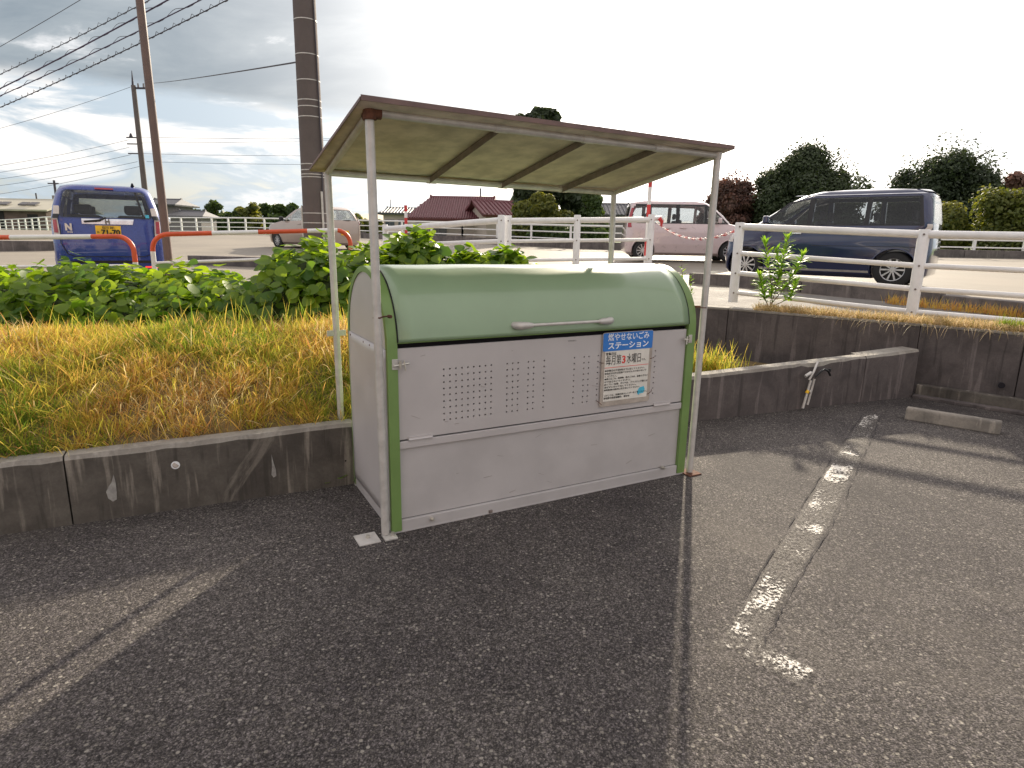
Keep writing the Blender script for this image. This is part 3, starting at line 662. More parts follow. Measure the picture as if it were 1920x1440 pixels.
for t in (.31, .555, .785):
    a = fl.lerp(fr, t); b = bl.lerp(br, t); d = (b-a)
    mb = MB(); mb.prism([a+Vector((-.017, 0, .012)), a+Vector((.017, 0, .012)), a+Vector((.017, 0, .009)), a+Vector((-.017, 0, .009))], d); mb.prism([a+Vector((-.017, 0, .009)), a+Vector((-.013, 0, .009)), a+Vector((-.013, 0, -.022)), a+Vector((-.017, 0, -.022))], d)
    mb.build('rafter', M['angle'], shl)
    for e, q in ((a, .035), (b, .03)):
        MB().tube([e-Vector((q, 0, 0)), e+Vector((q, 0, 0))], .021, 14).build('pipe_coupling', M['galv'], shl, smooth=50)
mb = MB(); mb.tube([fl-Vector((0, 0, .03)), fl+Vector((0, 0, .022))], .030, 14); mb.tube([fl-Vector((.01, 0, 0)), fl+Vector((.05, 0, 0))], .026, 12); mb.tube([fl, fl+Vector((0, .05, -.01))], .025, 12); mb.build('corner_fitting', M['rust'], shl, smooth=40)
mb = MB(); mb.tube([fr-Vector((0, 0, .02)), fr+Vector((0, 0, .018))], .025, 14); mb.build('corner_fitting', M['galv'], shl, smooth=40)
# roof sheet with slight corrugation-free sag
c = [Vector((-.115, -.105, 2.058)), Vector((2.095, -.085, 2.032)), Vector((2.11, 1.02, 1.853)), Vector((-.12, 1.02, 1.862))]
NXr, NYr = 36, 10; v = []; f = []
for j in range(NYr+1):
    for i in range(NXr+1):
        u, w_ = i/NXr, j/NYr; p = c[0].lerp(c[1], u).lerp(c[3].lerp(c[2], u), w_); p.z += .003*math.sin(u*22+w_*3)*math.sin(w_*6)+.002*random.uniform(-1, 1)*0; v.append(p)
for j in range(NYr):
    for i in range(NXr): a = j*(NXr+1)+i; f.append((a, a+1, a+NXr+2, a+NXr+1))
rf = MB().add(v, f).build('roof_sheet', M['sheet'], shl, smooth=60); rf.data.materials.append(M['sheet_top']); sm = rf.modifiers.new('t', 'SOLIDIFY'); sm.thickness = .003; sm.offset = 0
for a, b, hgt in ((c[0], c[1], .020), (c[0], c[3], .012)):
    MB().prism([a+Vector((0, -.002, -.002)), b+Vector((0, -.002, -.002)), b+Vector((0, -.002, hgt)), a+Vector((0, -.002, hgt))], (0 if a is c[0] and b is c[1] else -.004, -.004, 0)).build('roof_edge_flashing', M['sheet_top'], shl)
# base plates, clamps
bp = MB(); bp.box((-.185, -.055, 0), (-.075, .065, .008)); o = bp.build('base_plate', M['galv'], shl, bevel=.002); cyl((-.125, .01, .008), (-.125, .01, .024), .011, 6).build('anchor_bolt', M['bolt'], o)
o = MB().box((-.055, -.058, 0), (.012, .01, .010)).build('base_plate', M['galv'], shl, bevel=.002); cyl((-.006, -.03, .010), (-.006, -.03, .03), .010, 6).build('anchor_bolt', M['bolt'], o)
o = MB().box((1.985, -.065, 0), (2.09, .055, .008)).build('base_plate', M['rust'], shl, bevel=.002)
for x in (2.0, 2.075): cyl((x, .03, .008), (x, .03, .04), .010, 6).build('anchor_bolt', M['bolt'], o)
MB().tube([(-.037-.024, .006, 1.125), (-.037, -.017, 1.125), (-.012, .006, 1.128), (.012, .0, 1.13)], .004, 6).build('clamp', M['rust'], shl)
cyl((.010, -.004, 1.13), (.016, -.024, 1.13), .009, 6).build('clamp_nut', M['rust'], shl)
MB().box((-.085, .93, .905), (.03, .936, .94)).build('rear_bracket', M['galv'], shl, bevel=.002)
cyl((1.985, .06, 1.10), (2.075, .02, 1.10), .007, 8).build('tie_rod', M['rust'], shl)
for x in (1.995, 2.072): cyl((x-.004, .057-(x-1.985)*.44, 1.10), (x+.006, .053-(x-1.985)*.44, 1.10), .013, 6).build('tie_nut', M['bolt'], shl)
MB().tube([(2.035+.022, -.010, 1.10), (2.035, -.034, 1.10), (2.035-.024, -.010, 1.10)], .003, 6).build('clamp', M['rust'], shl)
# ---------------------------------------------------------------- taps on the low wall
tp = empty('standpipe', tuple(on_wall(1510, 760, WC, WD, .02)), label='pair of grey pipes with a black spout fixed to the low wall', cat='water pipe')
def wp(px, py, off): return on_wall(px, py, WC, WD, off)
at_world(MB().tube([wp(1497, 763, .05), wp(1512, 711, .05)], .012, 12).build('pipe', M['galv'], smooth=50), tp)
at_world(MB().tube([wp(1508, 757, .035), wp(1521, 709, .035)], .012, 12).build('pipe', M['galv'], smooth=50), tp)
at_world(MB().tube([wp(1504, 735, .05), wp(1507, 730, .05)], .0155, 12).build('collar', M['plate'], smooth=50), tp)
at_world(MB().tube([wp(1512, 734, .035), wp(1514, 730, .035)], .0155, 12).build('collar', M['galv'], smooth=50), tp)
at_world(MB().tube([wp(1508, 710, .055), wp(1516, 694, .06), wp(1530, 678, .02)], .010, 10).build('bracket_arm', M['galv'], smooth=50), tp)
at_world(MB().tube([wp(1516, 704, .07), wp(1524, 693, .09), wp(1531, 689, .09), wp(1540, 693, .08), wp(1545, 701, .07)], .010, 10).build('spout', M['black'], smooth=50), tp)
at_world(MB().tube([wp(1500, 703, .06), wp(1511, 696, .06)], .014, 8).build('valve', M['galv'], smooth=50), tp)
at_world(MB().tube([wp(1549, 695, .04), wp(1549, 690, .04)], .012, 8).build('knob', M['black'], smooth=50), tp)
# ---------------------------------------------------------------- fences
def world_children(root, items):
    for o in items: at_world(o, root)
def pipe_fence(name, label, posts, rails, pr=.057, group=None, ext=None, cap=True):
    """posts: list of (x,y,zbase,ztop); rails: list of (fraction from top in metres, radius)"""
    root = empty(name, posts[0][:3], label=label, cat='fence', group=group)
    for (x, y, z0, z1) in posts:
        if pr <= 0: continue
        o = MB().tube([(x, y, z0), (x, y, z1-.012), (x, y, z1)], [pr, pr, pr*.86], 20).build('post', M['white'], smooth=40); at_world(o, root)
        for dz_ in [r_[0] for r_ in rails][:4]:
            d = Vector((-x, -y, 0)).normalized(); p = Vector((x, y, z1-dz_)); at_world(cyl(p+d*(pr-.004), p+d*(pr+.010), .012, 6).build('bolt', M['angle']), root)
    for a, b in zip(posts, posts[1:]):
        for dzr, rr_ in rails:
            p = Vector((a[0], a[1], a[3]-dzr)); q = Vector((b[0], b[1], b[3]-dzr)); d = (q-p).normalized()
            at_world(cyl(p+d*pr*.7, q-d*pr*.7, rr_, 16).build('rail', M['white'], smooth=50), root)
    return root
def P3(px, pytop, Y, h): p = at(px, pytop, Y); return (p.x, p.y, p.z-h, p.z)
a = P3(1388, 417, 8.6, 1.05); b = P3(1734, 430, 7.25, 1.02); c_ = (b[0]+(b[0]-a[0])*1.2, b[1]+(b[1]-a[1])*1.2, .62, b[3]-.03)
pipe_fence('pipe_fence', 'white pipe fence on the tall wall beside the leafy weed', [a, b, c_], [(.055, .043), (.40, .030), (.66, .030), (.92, .030)], .060)
pipe_fence('pipe_fence', 'white pipe fence seen under the shelter roof behind the lid', [P3(953, 404, 10.6, 1.05), P3(1083, 403, 10.7, 1.05), P3(1222, 402, 10.8, 1.05)], [(.085, .045), (.41, .028), (.72, .028)], .056)
q = P3(722, 421, 13.0, 1.05); q2 = P3(940, 403, 10.4, 1.05)
q3 = P3(1600, 415, 9.5, 1.)
pipe_fence('pipe_fence', 'white pipe fence sloping left above the kudzu behind the bin', [q, q2], [(.085, .050), (.41, .036), (.75, .036)], .056)
# rail stub ends + chain across the gap
p = at(1222, 420, 10.8); e1 = at(1238, 418, 10.8); 
def chain(A, B, sag, label, n=46):
    root = empty('barrier_chain', tuple(A), label=label, cat='chain')
    tor = []
    for i in range(n):
        t = (i+.5)/n; p_ = A.lerp(B, t); p_.z -= sag*4*t*(1-t); tor.append(p_)
    for i, p_ in enumerate(tor):
        d = (tor[min(i+1, n-1)]-tor[max(i-1, 0)]).normalized(); s_ = Vector((0, 0, 1)) if i % 2 else d.cross(Vector((0, 0, 1))); L = (B-A).length/n*.75
        pts = [p_+d*L*math.cos(t)+s_*.016*math.sin(t) for t in np.linspace(0, 2*math.pi, 9)]
        at_world(MB().tube(pts, .005, 5, cap=False).build('link', M['red'] if (i//2) % 2 else M['white']), root)
chain(at(1232, 417, 10.8), at(1388, 428, 8.6), .20, 'thin red and white chain hung between the fence ends over the gap')
at_world(MB().tube([at(1224, 410, 10.8), at(1240, 409, 10.8), at(1245, 415, 10.8)], [.035, .04, .01], 12).build('rail_end', M['white'], smooth=50), [o for o in col.objects if o.name.startswith('pipe_fence')][1])
tag(MB().tube([at(1236, 409, 10.75), at(1241, 416, 10.75), at(1240, 425, 10.75)], [.035, .03, .008], 8).build('red_reflector', M['red'], smooth=50), 'small red reflector tied to the end of the fence rail by the gap', 'reflector')
# far fence
def far_fence(label, nodes, h, rails=4, pr=.045):
    root = empty('roadside_fence', (nodes[0][0], nodes[0][1], up_z(nodes[0][1])), label=label, cat='fence', group=None)
    P = [Vector((x, y, up_z(y))) for x, y in nodes]
    for p_ in P: at_world(MB().box((p_.x-pr, p_.y-pr, p_.z), (p_.x+pr, p_.y+pr, p_.z+h)).build('post', M['white_far']), root)
    for a, b in zip(P, P[1:]):
        for k in range(rails):
            z = Vector((0, 0, h*(.97-k*.29))); at_world(cyl(a+z, b+z, .045 if k == 0 else .03, 6).build('rail', M['white_far']), root)
def fx(px, Y): return (at(px, 440, Y).x, Y)
nodes = []
pxs = [-40, -20, -8, 2, 13.5, 26, 38, 51, 63.5, 76, 91, 107, 125, 144, 164, 187, 212, 238, 264, 290, 316, 342, 370, 399, 430, 462, 497, 533, 570, 608, 648, 695, 754, 809, 867]
Ys = np.interp(pxs, [-40, 91, 316, 462, 700, 867], [72, 46, 41.5, 39, 35, 31])
far_fence('long white rail fence along the far left side of the road', [fx(p_, y_) for p_, y_ in zip(pxs, Ys)], .95)
pxs = [867, 932, 996, 1070, 1151, 1240, 1340, 1440, 1540, 1640, 1735, 1830, 1925, 2030]
far_fence('white rail fence on the far side of the road behind the vans', [fx(p_, y_) for p_, y_ in zip(pxs, np.interp(pxs, [867, 1070, 1400, 2030], [31, 26.8, 25.2, 24.5]))], .95)
# low dark wall under the far fence
def kerb_run(name, label, pts, h, th, mat, seg=2.0):
    root = empty(name, (pts[0][0], pts[0][1], up_z(pts[0][1])), label=label, cat='kerb')
    for a, b in zip(pts, pts[1:]):
        a = Vector((a[0], a[1], 0)); b = Vector((b[0], b[1], 0)); k = max(1, round((b-a).length/seg)); n = left_normal(a, b); n = n if n.y > 0 else -n
        for j in range(k):
            p_ = a.lerp(b, j/k); q_ = a.lerp(b, (j+1)/k); d = (b-a).normalized()*.008; p_ = p_+d; q_ = q_-d
            quad = []
            for r_ in (p_, q_, q_+n*th, p_+n*th): quad.append(Vector((r_.x, r_.y, up_z(p_.lerp(q_, .5).y)-.1)))
            at_world(MB().prism(quad, (0, 0, h+.1)).build('kerb_stone', mat, bevel=.012), root)
    return root
kerb_run('road_kerb', 'dark concrete kerb block in the road behind the kudzu on the left', [tuple(on_road(352, 496))[:2], tuple(on_road(520, 503))[:2], tuple(on_road(700, 508))[:2]], .22, .35, M['kerb'], 2.2)
kerb_run('road_kerb', 'dark kerb block at the far left edge beyond the blue car', [tuple(on_road(-120, 472))[:2], tuple(on_road(112, 470))[:2]], .30, .5, M['kerb'])
kerb_run('road_kerb', 'long dark kerb between the pavement and the road below the navy van', [tuple(on_road(1290, 531))[:2], tuple(on_road(1500, 549))[:2], tuple(on_road(1760, 577))[:2], tuple(on_road(2100, 625))[:2]], .22, .22, M['kerb'], 1.6)
kerb_run('road_kerb', 'dark kerb along the foot of the far white fence', [fx(600, 36.6), fx(867, 30.9), fx(1070, 26.6), fx(1400, 25.0), fx(2100, 24.3)], .28, .3, M['kerb'], 3)
def road_line(a, b, wd): 
    a = Vector(a); b = Vector(b); n = left_normal(Vector((a.x, a.y, 0)), Vector((b.x, b.y, 0)))*wd/2
    vs_ = [a-n, b-n, b+n, a+n]; tag(MB().add([(q.x, q.y, up_z(q.y)+.004) for q in vs_], [(0, 1, 2, 3)]).build('road_marking', M['white_far']), kind='structure')
road_line(on_road(-60, 520), on_road(150, 508), .15); road_line(on_road(900, 484), on_road(1330, 487), .15); road_line(on_road(1330, 487), on_road(1500, 499), .15)
# orange / white guard pipes
def guard(label, L, Rr, zt_, zb, end, mid_z, bands, right_curve=True, left_curve=False):
    root = empty('guard_pipe', tuple(Rr), label=label, cat='guard rail', group=None)
    d = (Rr-L).normalized(); rad = .19; pts = []
    def post_curve(P, s_):   # s_: direction into the span
        out = [Vector((P.x, P.y, zb)), Vector((P.x, P.y, P.z-rad))]
        for a in np.linspace(0, math.pi/2, 8)[1:]: out.append(P+s_*(rad*(1-math.cos(a)))+Vector((0, 0, -rad+rad*math.sin(a))))
        return out
    lc = post_curve(L, d); rc = post_curve(Rr, -d)[::-1]
    path = lc+rc
    # cumulative split by colour bands along length
    cum = [0]
    for a, b in zip(path, path[1:]): cum.append(cum[-1]+(b-a).length)
    T = cum[-1]
    def pt(s_):
        s_ = min(max(s_, 0), T)
        for i in range(len(cum)-1):
            if s_ <= cum[i+1]: return path[i].lerp(path[i+1], (s_-cum[i])/max(1e-6, cum[i+1]-cum[i]))
        return path[-1]
    s0 = cum[1]; s1 = T-(cum[1]); start = 0
    edges = [0, s0-.02]+[s0-.02+(s1-s0+.04)*f_ for f_ in bands]+[s1+.02, T]; m_ = 0
    for i, (a, b) in enumerate(zip(edges, edges[1:])):
        k = max(2, int((b-a)/.04)); o = MB().tube([pt(a+(b-a)*j/k) for j in range(k+1)], .030, 14).build('orange_band' if i % 2 else 'white_band', M['orange'] if i % 2 else M['white'], smooth=50); at_world(o, root)
    zz = Rr.z-mid_z
    at_world(cyl((L.x, L.y, L.z-mid_z), (Rr.x, Rr.y, zz), .020, 12).build('lower_rail', M['white'], smooth=50), root)
g1r = at(248, 443, 8.0); g1l = Vector((g1r.x-4.2, g1r.y-.05, g1r.z)); g1l.z = at(0, 449, 8.0).z-.04
guard('orange and white guard rail in front of the blue car', g1l, Vector((g1r.x, g1r.y, g1r.z)), 0, .5, 1, .36, [.18, .40, .62, .84])
g2l = at(283, 440, 8.3); g2r = at(656, 431, 9.0)
guard('orange and white guard rail standing between the blue car and the bin', g2l, g2r, 0, .5, 1, .36, [.30, .50, .72, .86][:4])
# ---------------------------------------------------------------- poles and wires
def upole(name, label, px, py, Y, topz, r0, r1, mat, lean=(0, 0)):
    b = at(px, py, Y); root = empty(name, (b.x, b.y, up_z(Y)), label=label, cat='utility pole' if r0 > .1 else 'pole')
    MB().tube([(0, 0, -.3), (lean[0], lean[1], topz)], [r0, r1], 24).build('shaft', mat, root, smooth=60); return root
up1 = upole('utility_pole', 'thick brown-grey utility pole with wire bands behind the shelter', 592, 420, 9.6, 11, .182, .105, M['pole'])
for py in (40, 105, 153, 190, 202, 221, 309, 320, 328, 333, 400, 418):
    z = at(580, py, 9.6).z-up1.location.z; r = .182+(.105-.182)*(z+.3)/11.3+.003; MB().tube([(0, 0, z-.006), (0, 0, z+.006)], r, 24).build('wire_band', M['galv'], up1, smooth=60)
cz_pts = [(.19*math.cos(R(-52)), .19*math.sin(R(-52)), -.3), (.165, -.09, 2.), (.14, -.07, 5), (.12, -.06, 8)]
MB().tube(cz_pts, .010, 8).build('down_cable', M['wire'], up1, smooth=50)
MB().tube([(.150, -.13, -.3), (.145, -.12, 1.5)], .016, 8).build('conduit', M['galv'], up1, smooth=50)
MB().tube([(-.182, -.05, -.3), (-.174, -.05, 1.3)], .016, 8).build('conduit', M['galv'], up1, smooth=50)
b = at(318, 500, 9.0); t_ = at(262, 0, 9.0)
sp_ = empty('steel_pole', (b.x, b.y, up_z(9)), label='slim brown steel pole right of the blue car', cat='pole')
MB().tube([(0, 0, -.2), (t_.x-b.x, 0, t_.z-up_z(9)), ((t_.x-b.x)*1.6, 0, (t_.z-up_z(9))*1.6)], [.056, .050, .046], 16).build('shaft', M['brown'], sp_, smooth=60)
# distant poles
fp = at(250, 160, 50); base = Vector((fp.x, 50, up_z(50)))
dp = empty('utility_pole', tuple(base), label='distant utility pole with cross-arm and spike above the house', cat='utility pole')
H_ = fp.z-base.z; lean = .0
MB().tube([(0, 0, 0), (0, 0, H_)], [.22, .16], 12).build('shaft', M['pole'], dp, smooth=60)
MB().tube([(-.05, 0, H_-.3), (0, 0, H_+1.0)], [.10, .02], 8).build('spike', M['wire'], dp)
o = MB().box((-.1, -.06, H_-.25), (1.3, .06, H_-.13)).build('cross_arm', M['wire'], dp)
for x in (.35, .75, 1.15): MB().tube([(x, 0, H_-.13), (x, 0, H_+.14)], [.07, .05], 8).build('insulator', M['plaster_g'], o)
for py, s_ in ((258, -1), (270, -1), (288, -1)):
    z = at(255, py, 50).z-base.z; MB().box((-.95, -.04, z-.04), (.1, .04, z+.04)).build('cross_arm', M['wire'], dp)
MB().tube([(-.6, 0, at(255, 257, 50).z-base.z), (-.6, 0, at(255, 250, 50).z-base.z)], [.14, .05], 8).build('insulator', M['wire'], dp)
fp2 = at(101, 338, 90); d2 = empty('utility_pole', (fp2.x, 90, up_z(50)), label='small far utility pole left above the blue car roof', cat='utility pole')
MB().tube([(0, 0, 0), (0, 0, fp2.z-up_z(50))], [.2, .14], 8).build('shaft', M['wire'], d2); MB().box((-.9, -.05, fp2.z-up_z(50)-.5), (.6, .05, fp2.z-up_z(50)-.35)).build('cross_arm', M['wire'], d2); MB().box((-.45, -.2, fp2.z-up_z(50)-2.7), (-.1, .2, fp2.z-up_z(50)-2.0)).build('transformer', M['plaster_g'], d2)
fp3 = at(67, 362, 100); tag(MB().tube([(fp3.x, 100, up_z(50)), (fp3.x, 100, fp3.z)], .10, 6).build('antenna_mast', M['wire'], smooth=50), 'thin mast sticking up behind the cream shed roof', 'mast')
def wire(label, A, B, sag, r, mat='wire', spiral=0, group=None, n=40):
    pts = []
    for i in range(n+1): t = i/n; p_ = A.lerp(B, t); p_.z -= sag*4*t*(1-t); pts.append(p_)
    o = MB().tube(pts, r, 6).build('overhead_wire', M[mat], smooth=60)
    if spiral:
        root = empty('overhead_cable', tuple(A), label=label, cat='cable', group=group); at_world(o, root); o.name = 'cable'
        L = sum((b-a).length for a, b in zip(pts, pts[1:])); k = int(L*spiral); sp = []
        N = k*8
        for i in range(N+1):
            t = i/N; p_ = A.lerp(B, t); p_.z -= sag*4*t*(1-t); a = i/8*2*math.pi; sp.append(p_+Vector((0, .035*math.cos(a), .035*math.sin(a)+.02)))
        at_world(MB().tube(sp, .0045, 4, cap=False).build('spiral_hanger', M['wire']), root)
    else: tag(o, label, 'cable', group)
W5 = [((0, 33), (60, 0), 'wire', 0, .007, 'uppermost dark wire cutting the top left corner of the sky'), ((0, 86), (190, 0), 'wire', 3, .009, 'second overhead cable from the top left with spiral wrap'), ((0, 113), (235, 0), 'wire_v', 1.2, .016, 'thick violet overhead cable at the top left'), ((0, 127), (298, 0), 'wire_v', 1.2, .012, 'overhead cable just below the violet one at the top left'), ((0, 149), (357, 0), 'wire', 4, .011, 'lowest of the five close overhead cables with heavy spiral wrap')]
for (l, r_, mt, spn, rad, lab) in W5:
    s_ = (r_[1]-l[1])/(r_[0]-l[0]); xl, xr = -420, 640
    cv = 26
    A = at(xl, l[1]+s_*(xl-l[0])+cv*.9, 22); B = at(xr, l[1]+s_*(xr-l[0])*1.0+8, 10.5)
    wire(lab, A, B, .38, rad*.8, mt, spn)
D50 = lambda px, py, Y=50: at(px, py, Y)
ws_ = [((-300, 305), (245, 163), 50, 'faint wire falling left from the top of the distant pole'), ((-300, 340), (242, 262), 50, 'first of the low wires left of the distant pole'), ((-300, 352), (243, 276), 50, 'second of the low wires left of the distant pole'), ((-300, 362), (246, 290), 50, 'third of the low wires left of the distant pole'), ((-300, 372), (258, 303), 50, 'fourth of the low wires left of the distant pole'),
 ((270, 157), (1150, 20), 50, 'wire rising right from the distant cross-arm past the thick pole'), ((262, 257), (1400, 230), 50, 'first of the low wires right of the distant pole'), ((264, 268), (1400, 215), 50, 'second of the low wires right of the distant pole'), ((266, 288), (1400, 265), 50, 'third of the low wires right of the distant pole'), ((275, 303), (1400, 285), 50, 'fourth of the low wires right of the distant pole'), ((-300, 395), (262, 312), 50, 'faintest low wire just above the blue car')]
for l, r_, Y, lab in ws_: wire(lab, D50(*l), (at(578, 113, 9.75) if l == (270, 157) else D50(*r_)), .06 if l == (270, 157) else .5, .012 if l == (270, 157) else .013)
# red and white snow poles
def snow_pole(px, pyt, pyb, Y, r, label, first=0):
    t = at(px, pyt, Y); b = at(px, pyb, Y); root = empty('marker_pole', (t.x, Y, up_z(Y)), label=label, cat='marker pole'); h = t.z-up_z(Y); s_ = 8
    k = max(4, int(h/.27))
    for i in range(k): MB().tube([(0, 0, h*i/k), (0, 0, h*(i+1)/k)], r, 10).build('red_band' if (k-i+first) % 2 else 'white_band', M['red'] if (k-i+first) % 2 else M['white'], root, smooth=50)
snow_pole(1221, 318, 405, 11.3, .033, 'tall red and white marker pole between the shelter posts and the pale boxy car')
snow_pole(760.5, 385, 421, 30, .07, 'small red and white marker pole in front of the red tiled house')
# ---------------------------------------------------------------- cars
def rrect2(xr, xf, w, r, n=5):
    r = min(r, w*.95, (xf-xr)*.45); p = []
    for cx, cy, a0 in ((xf-r, w-r, 0), (xr+r, w-r, 90), (xr+r, -w+r, 180), (xf-r, -w+r, 270)):
        for i in range(n+1): a = R(a0+90*i/n); p.append((cx+r*math.cos(a), cy+r*math.sin(a)))
    return p
class Car:
    def __init__(s, name, label, cat, loc, heading, levels, wheels, wr, paint):
        s.lv = levels; s.root = empty(name, loc, heading, label, cat); s.paint = paint; s.cuts = []; s.trims = []
        v = []; f = []; L0 = rrect2(*levels[0][1:5]); n = len(L0)
        for z, xr, xf, w, r in levels: v += [(x, y, z) for x, y in rrect2(xr, xf, w, r)]
        for i in range(len(levels)-1):
            for k in range(n): a = i*n+k; b = i*n+(k+1) % n; f.append((a, b, b+n, a+n))
        f += [tuple(range(n-1, -1, -1)), tuple((len(levels)-1)*n+k for k in range(n))]
        body = MB().add(v, f).build('body', M[paint], s.root)
        cut = MB()
        for wx in wheels:
            for sy in (-1, 1): y0 = s.hw(.4)*sy; cut.tube([(wx, y0*1.2, wr), (wx, y0*.68, wr)], wr*1.13, 28)
        co = cut.build('cut', None); co.parent = s.root
        md = body.modifiers.new('b', 'BOOLEAN'); md.object = co; md.operation = 'DIFFERENCE'; md.solver = 'EXACT'
        bpy.context.view_layer.update(); dg = bpy.context.evaluated_depsgraph_get(); me = bpy.data.meshes.new_from_object(body.evaluated_get(dg))
        body.modifiers.clear(); body.data = me; bpy.data.objects.remove(co)
        me.polygons.foreach_set('use_smooth', [True]*len(me.polygons)); me.set_sharp_from_angle(angle=R(32)); s.body = body
        for wx in wheels:
            for sy in (-1, 1): s.wheel(wx, sy*(s.hw(.4)-.105), wr, sy)
        for wx in wheels:
            for sy in (-1, 1):
                y0 = (s.hw(wr)+.004)*sy
                pts = [(wx+wr*1.15*math.cos(a), (s.hw(wr+wr*1.15*math.sin(a))+.002)*sy, wr+wr*1.15*math.sin(a)) for a in np.linspace(R(-25), R(205), 22)]
                MB().tube(pts, .014, 6, cap=True).build('wheel_arch', M[paint] , s.root, smooth=60)
    def boolean(s, ob, cutter_mb):
        co = cutter_mb.build('cut', None); co.parent = s.root; md = ob.modifiers.new('b', 'BOOLEAN'); md.object = co; md.operation = 'DIFFERENCE'; md.solver = 'EXACT'
        bpy.context.view_layer.update(); me = bpy.data.meshes.new_from_object(ob.evaluated_get(bpy.context.evaluated_depsgraph_get())); ob.modifiers.clear()
        if len(me.polygons) > 8: ob.data = me
        bpy.data.objects.remove(co); me.polygons.foreach_set('use_smooth', [True]*len(me.polygons)); me.set_sharp_from_angle(angle=R(32))
    def finish(s, zfloor, seats, sz):
        """hollow the cabin, open the windows, put seats inside"""
        ztop = s.lv[-1][0]; cav = MB(); zs = [zfloor]+[l[0] for l in s.lv if zfloor < l[0] < ztop-.10]+[ztop-.075]; n = 24; v = []; f = []
        for z in zs:
            zz_ = min(z, ztop); v += [(x, y, z) for x, y in rrect2(s.interp(zz_, 1)+.06, s.interp(zz_, 2)-.07, s.interp(zz_, 3)-.05, max(.05, s.interp(zz_, 4)-.03))]
        for i in range(len(zs)-1):
            for k in range(n): a = i*n+k; b = i*n+(k+1) % n; f.append((a, a+n, b+n, b))
        f += [tuple(range(n)), tuple((len(zs)-1)*n+k for k in range(n-1, -1, -1))]
        s.boolean(s.body, cav.add(v, f))
        for cm in s.cuts:
            s.boolean(s.body, cm[1])
            for t in s.trims:
                if cm[0] == t[0]: s.boolean(t[1], cm[1])
        for x in seats:
            for y in (-.34, .34):
                st_ = MB(); st_.box((x-.02, y-.22, zfloor+.01), (x+.46, y+.22, zfloor+.14)); st_.box((x-.10, y-.22, zfloor+.06), (x+.02, y+.22, zfloor+sz)); st_.box((x-.10, y-.12, zfloor+sz+.03), (x-.02, y+.12, zfloor+sz+.20)); st_.build('seat', M['seat'], s.root, bevel=.03)
    def interp(s, z, k):
        L = s.lv
        if z <= L[0][0]: return L[0][k]
        for a, b in zip(L, L[1:]):
            if a[0] <= z <= b[0]: t = (z-a[0])/max(1e-6, b[0]-a[0]); return a[k]+(b[k]-a[k])*t
        return L[-1][k]
    def hw(s, z): return s.interp(z, 3)
    def wheel(s, x, y, r, sy):
        w = .19; prof = [(-w/2, r*.62), (-w/2, r*.9), (-w*.36, r*.985), (0, r), (w*.36, r*.985), (w/2, r*.9), (w/2, r*.62)]
        v = []; f = []; n = 28
        for k in range(n):
            a = 2*math.pi*k/n; v += [(x+q*math.cos(a), y+p_, r+q*math.sin(a)) for p_, q in prof]
        m_ = len(prof)
        for k in range(n):
            for j in range(m_-1): a = k*m_+j; b = ((k+1) % n)*m_+j; f.append((a, b, b+1, a+1))
        t = MB().add(v, f).build('wheel', M['rubber'], s.root, smooth=50)
        yo = y+sy*w*.40
        rm = MB(); rm.tube([(x, yo-sy*.10, r), (x, yo-sy*.09, r)], r*.63, 24); 
        rm.build('hub_well', M['black'], t)
        sp = MB(); N = 10
        for k in range(N):
            a = 2*math.pi*k/N; c_, s_ = math.cos(a), math.sin(a); t_ = Vector((-s_, 0, c_)); rad = Vector((c_, 0, s_)); o0 = Vector((x, yo, r))
            sp.prism([o0+rad*r*.08-t_*r*.035, o0+rad*r*.60-t_*r*.05, o0+rad*r*.60+t_*r*.05, o0+rad*r*.08+t_*r*.035], (0, -sy*.03, 0))
        ring = [(x+r*.61*math.cos(a), yo-sy*.01, r+r*.61*math.sin(a)) for a in np.linspace(0, 2*math.pi, 29)]
        sp.tube(ring, r*.035, 6, cap=False); sp.tube([(x, yo+sy*.006, r), (x, yo-sy*.05, r)], r*.14, 12); sp.build('rim', M['rim'], t, smooth=30)
    def side(s, name, poly, mat, sy, off=.006, parent=None, thick=.004, cz=None):
        """poly in (x,z) drawn on the side of the body at sy = +1 (left) / -1 (right)"""
        if name == 'side_glass':
            cx_c = sum(p_[0] for p_ in poly)/len(poly); cz_c = sum(p_[1] for p_ in poly)/len(poly)
            s.cuts.append((sy, MB().prism([(cx_c+(x-cx_c)*.97, sy*.25, cz_c+(z-cz_c)*.96) for x, z in poly], (0, sy*1.0, 0))))
        bm = bmesh.new(); vs_ = [bm.verts.new((x, 0, z)) for x, z in poly]; bm.faces.new(vs_)
        zs = sorted({l[0] for l in s.lv}); 
        for z in zs:
            if min(p_[1] for p_ in poly) < z < max(p_[1] for p_ in poly): bmesh.ops.bisect_plane(bm, geom=bm.verts[:]+bm.edges[:]+bm.faces[:], plane_co=(0, 0, z), plane_no=(0, 0, 1))
        for v in bm.verts: v.co.y = sy*(s.hw(v.co.z)+off)
        r_ = bmesh.ops.extrude_face_region(bm, geom=bm.faces[:])
        for e in r_['geom']:
            if isinstance(e, bmesh.types.BMVert): e.co.y -= sy*thick
        bmesh.ops.recalc_face_normals(bm, faces=bm.faces); me = bpy.data.meshes.new(name); bm.to_mesh(me); bm.free()
        o = mkobj(name, me, M[mat], parent or s.root, smooth=30)
        if name == 'pillar_trim': s.trims.append((sy, o))
        return o
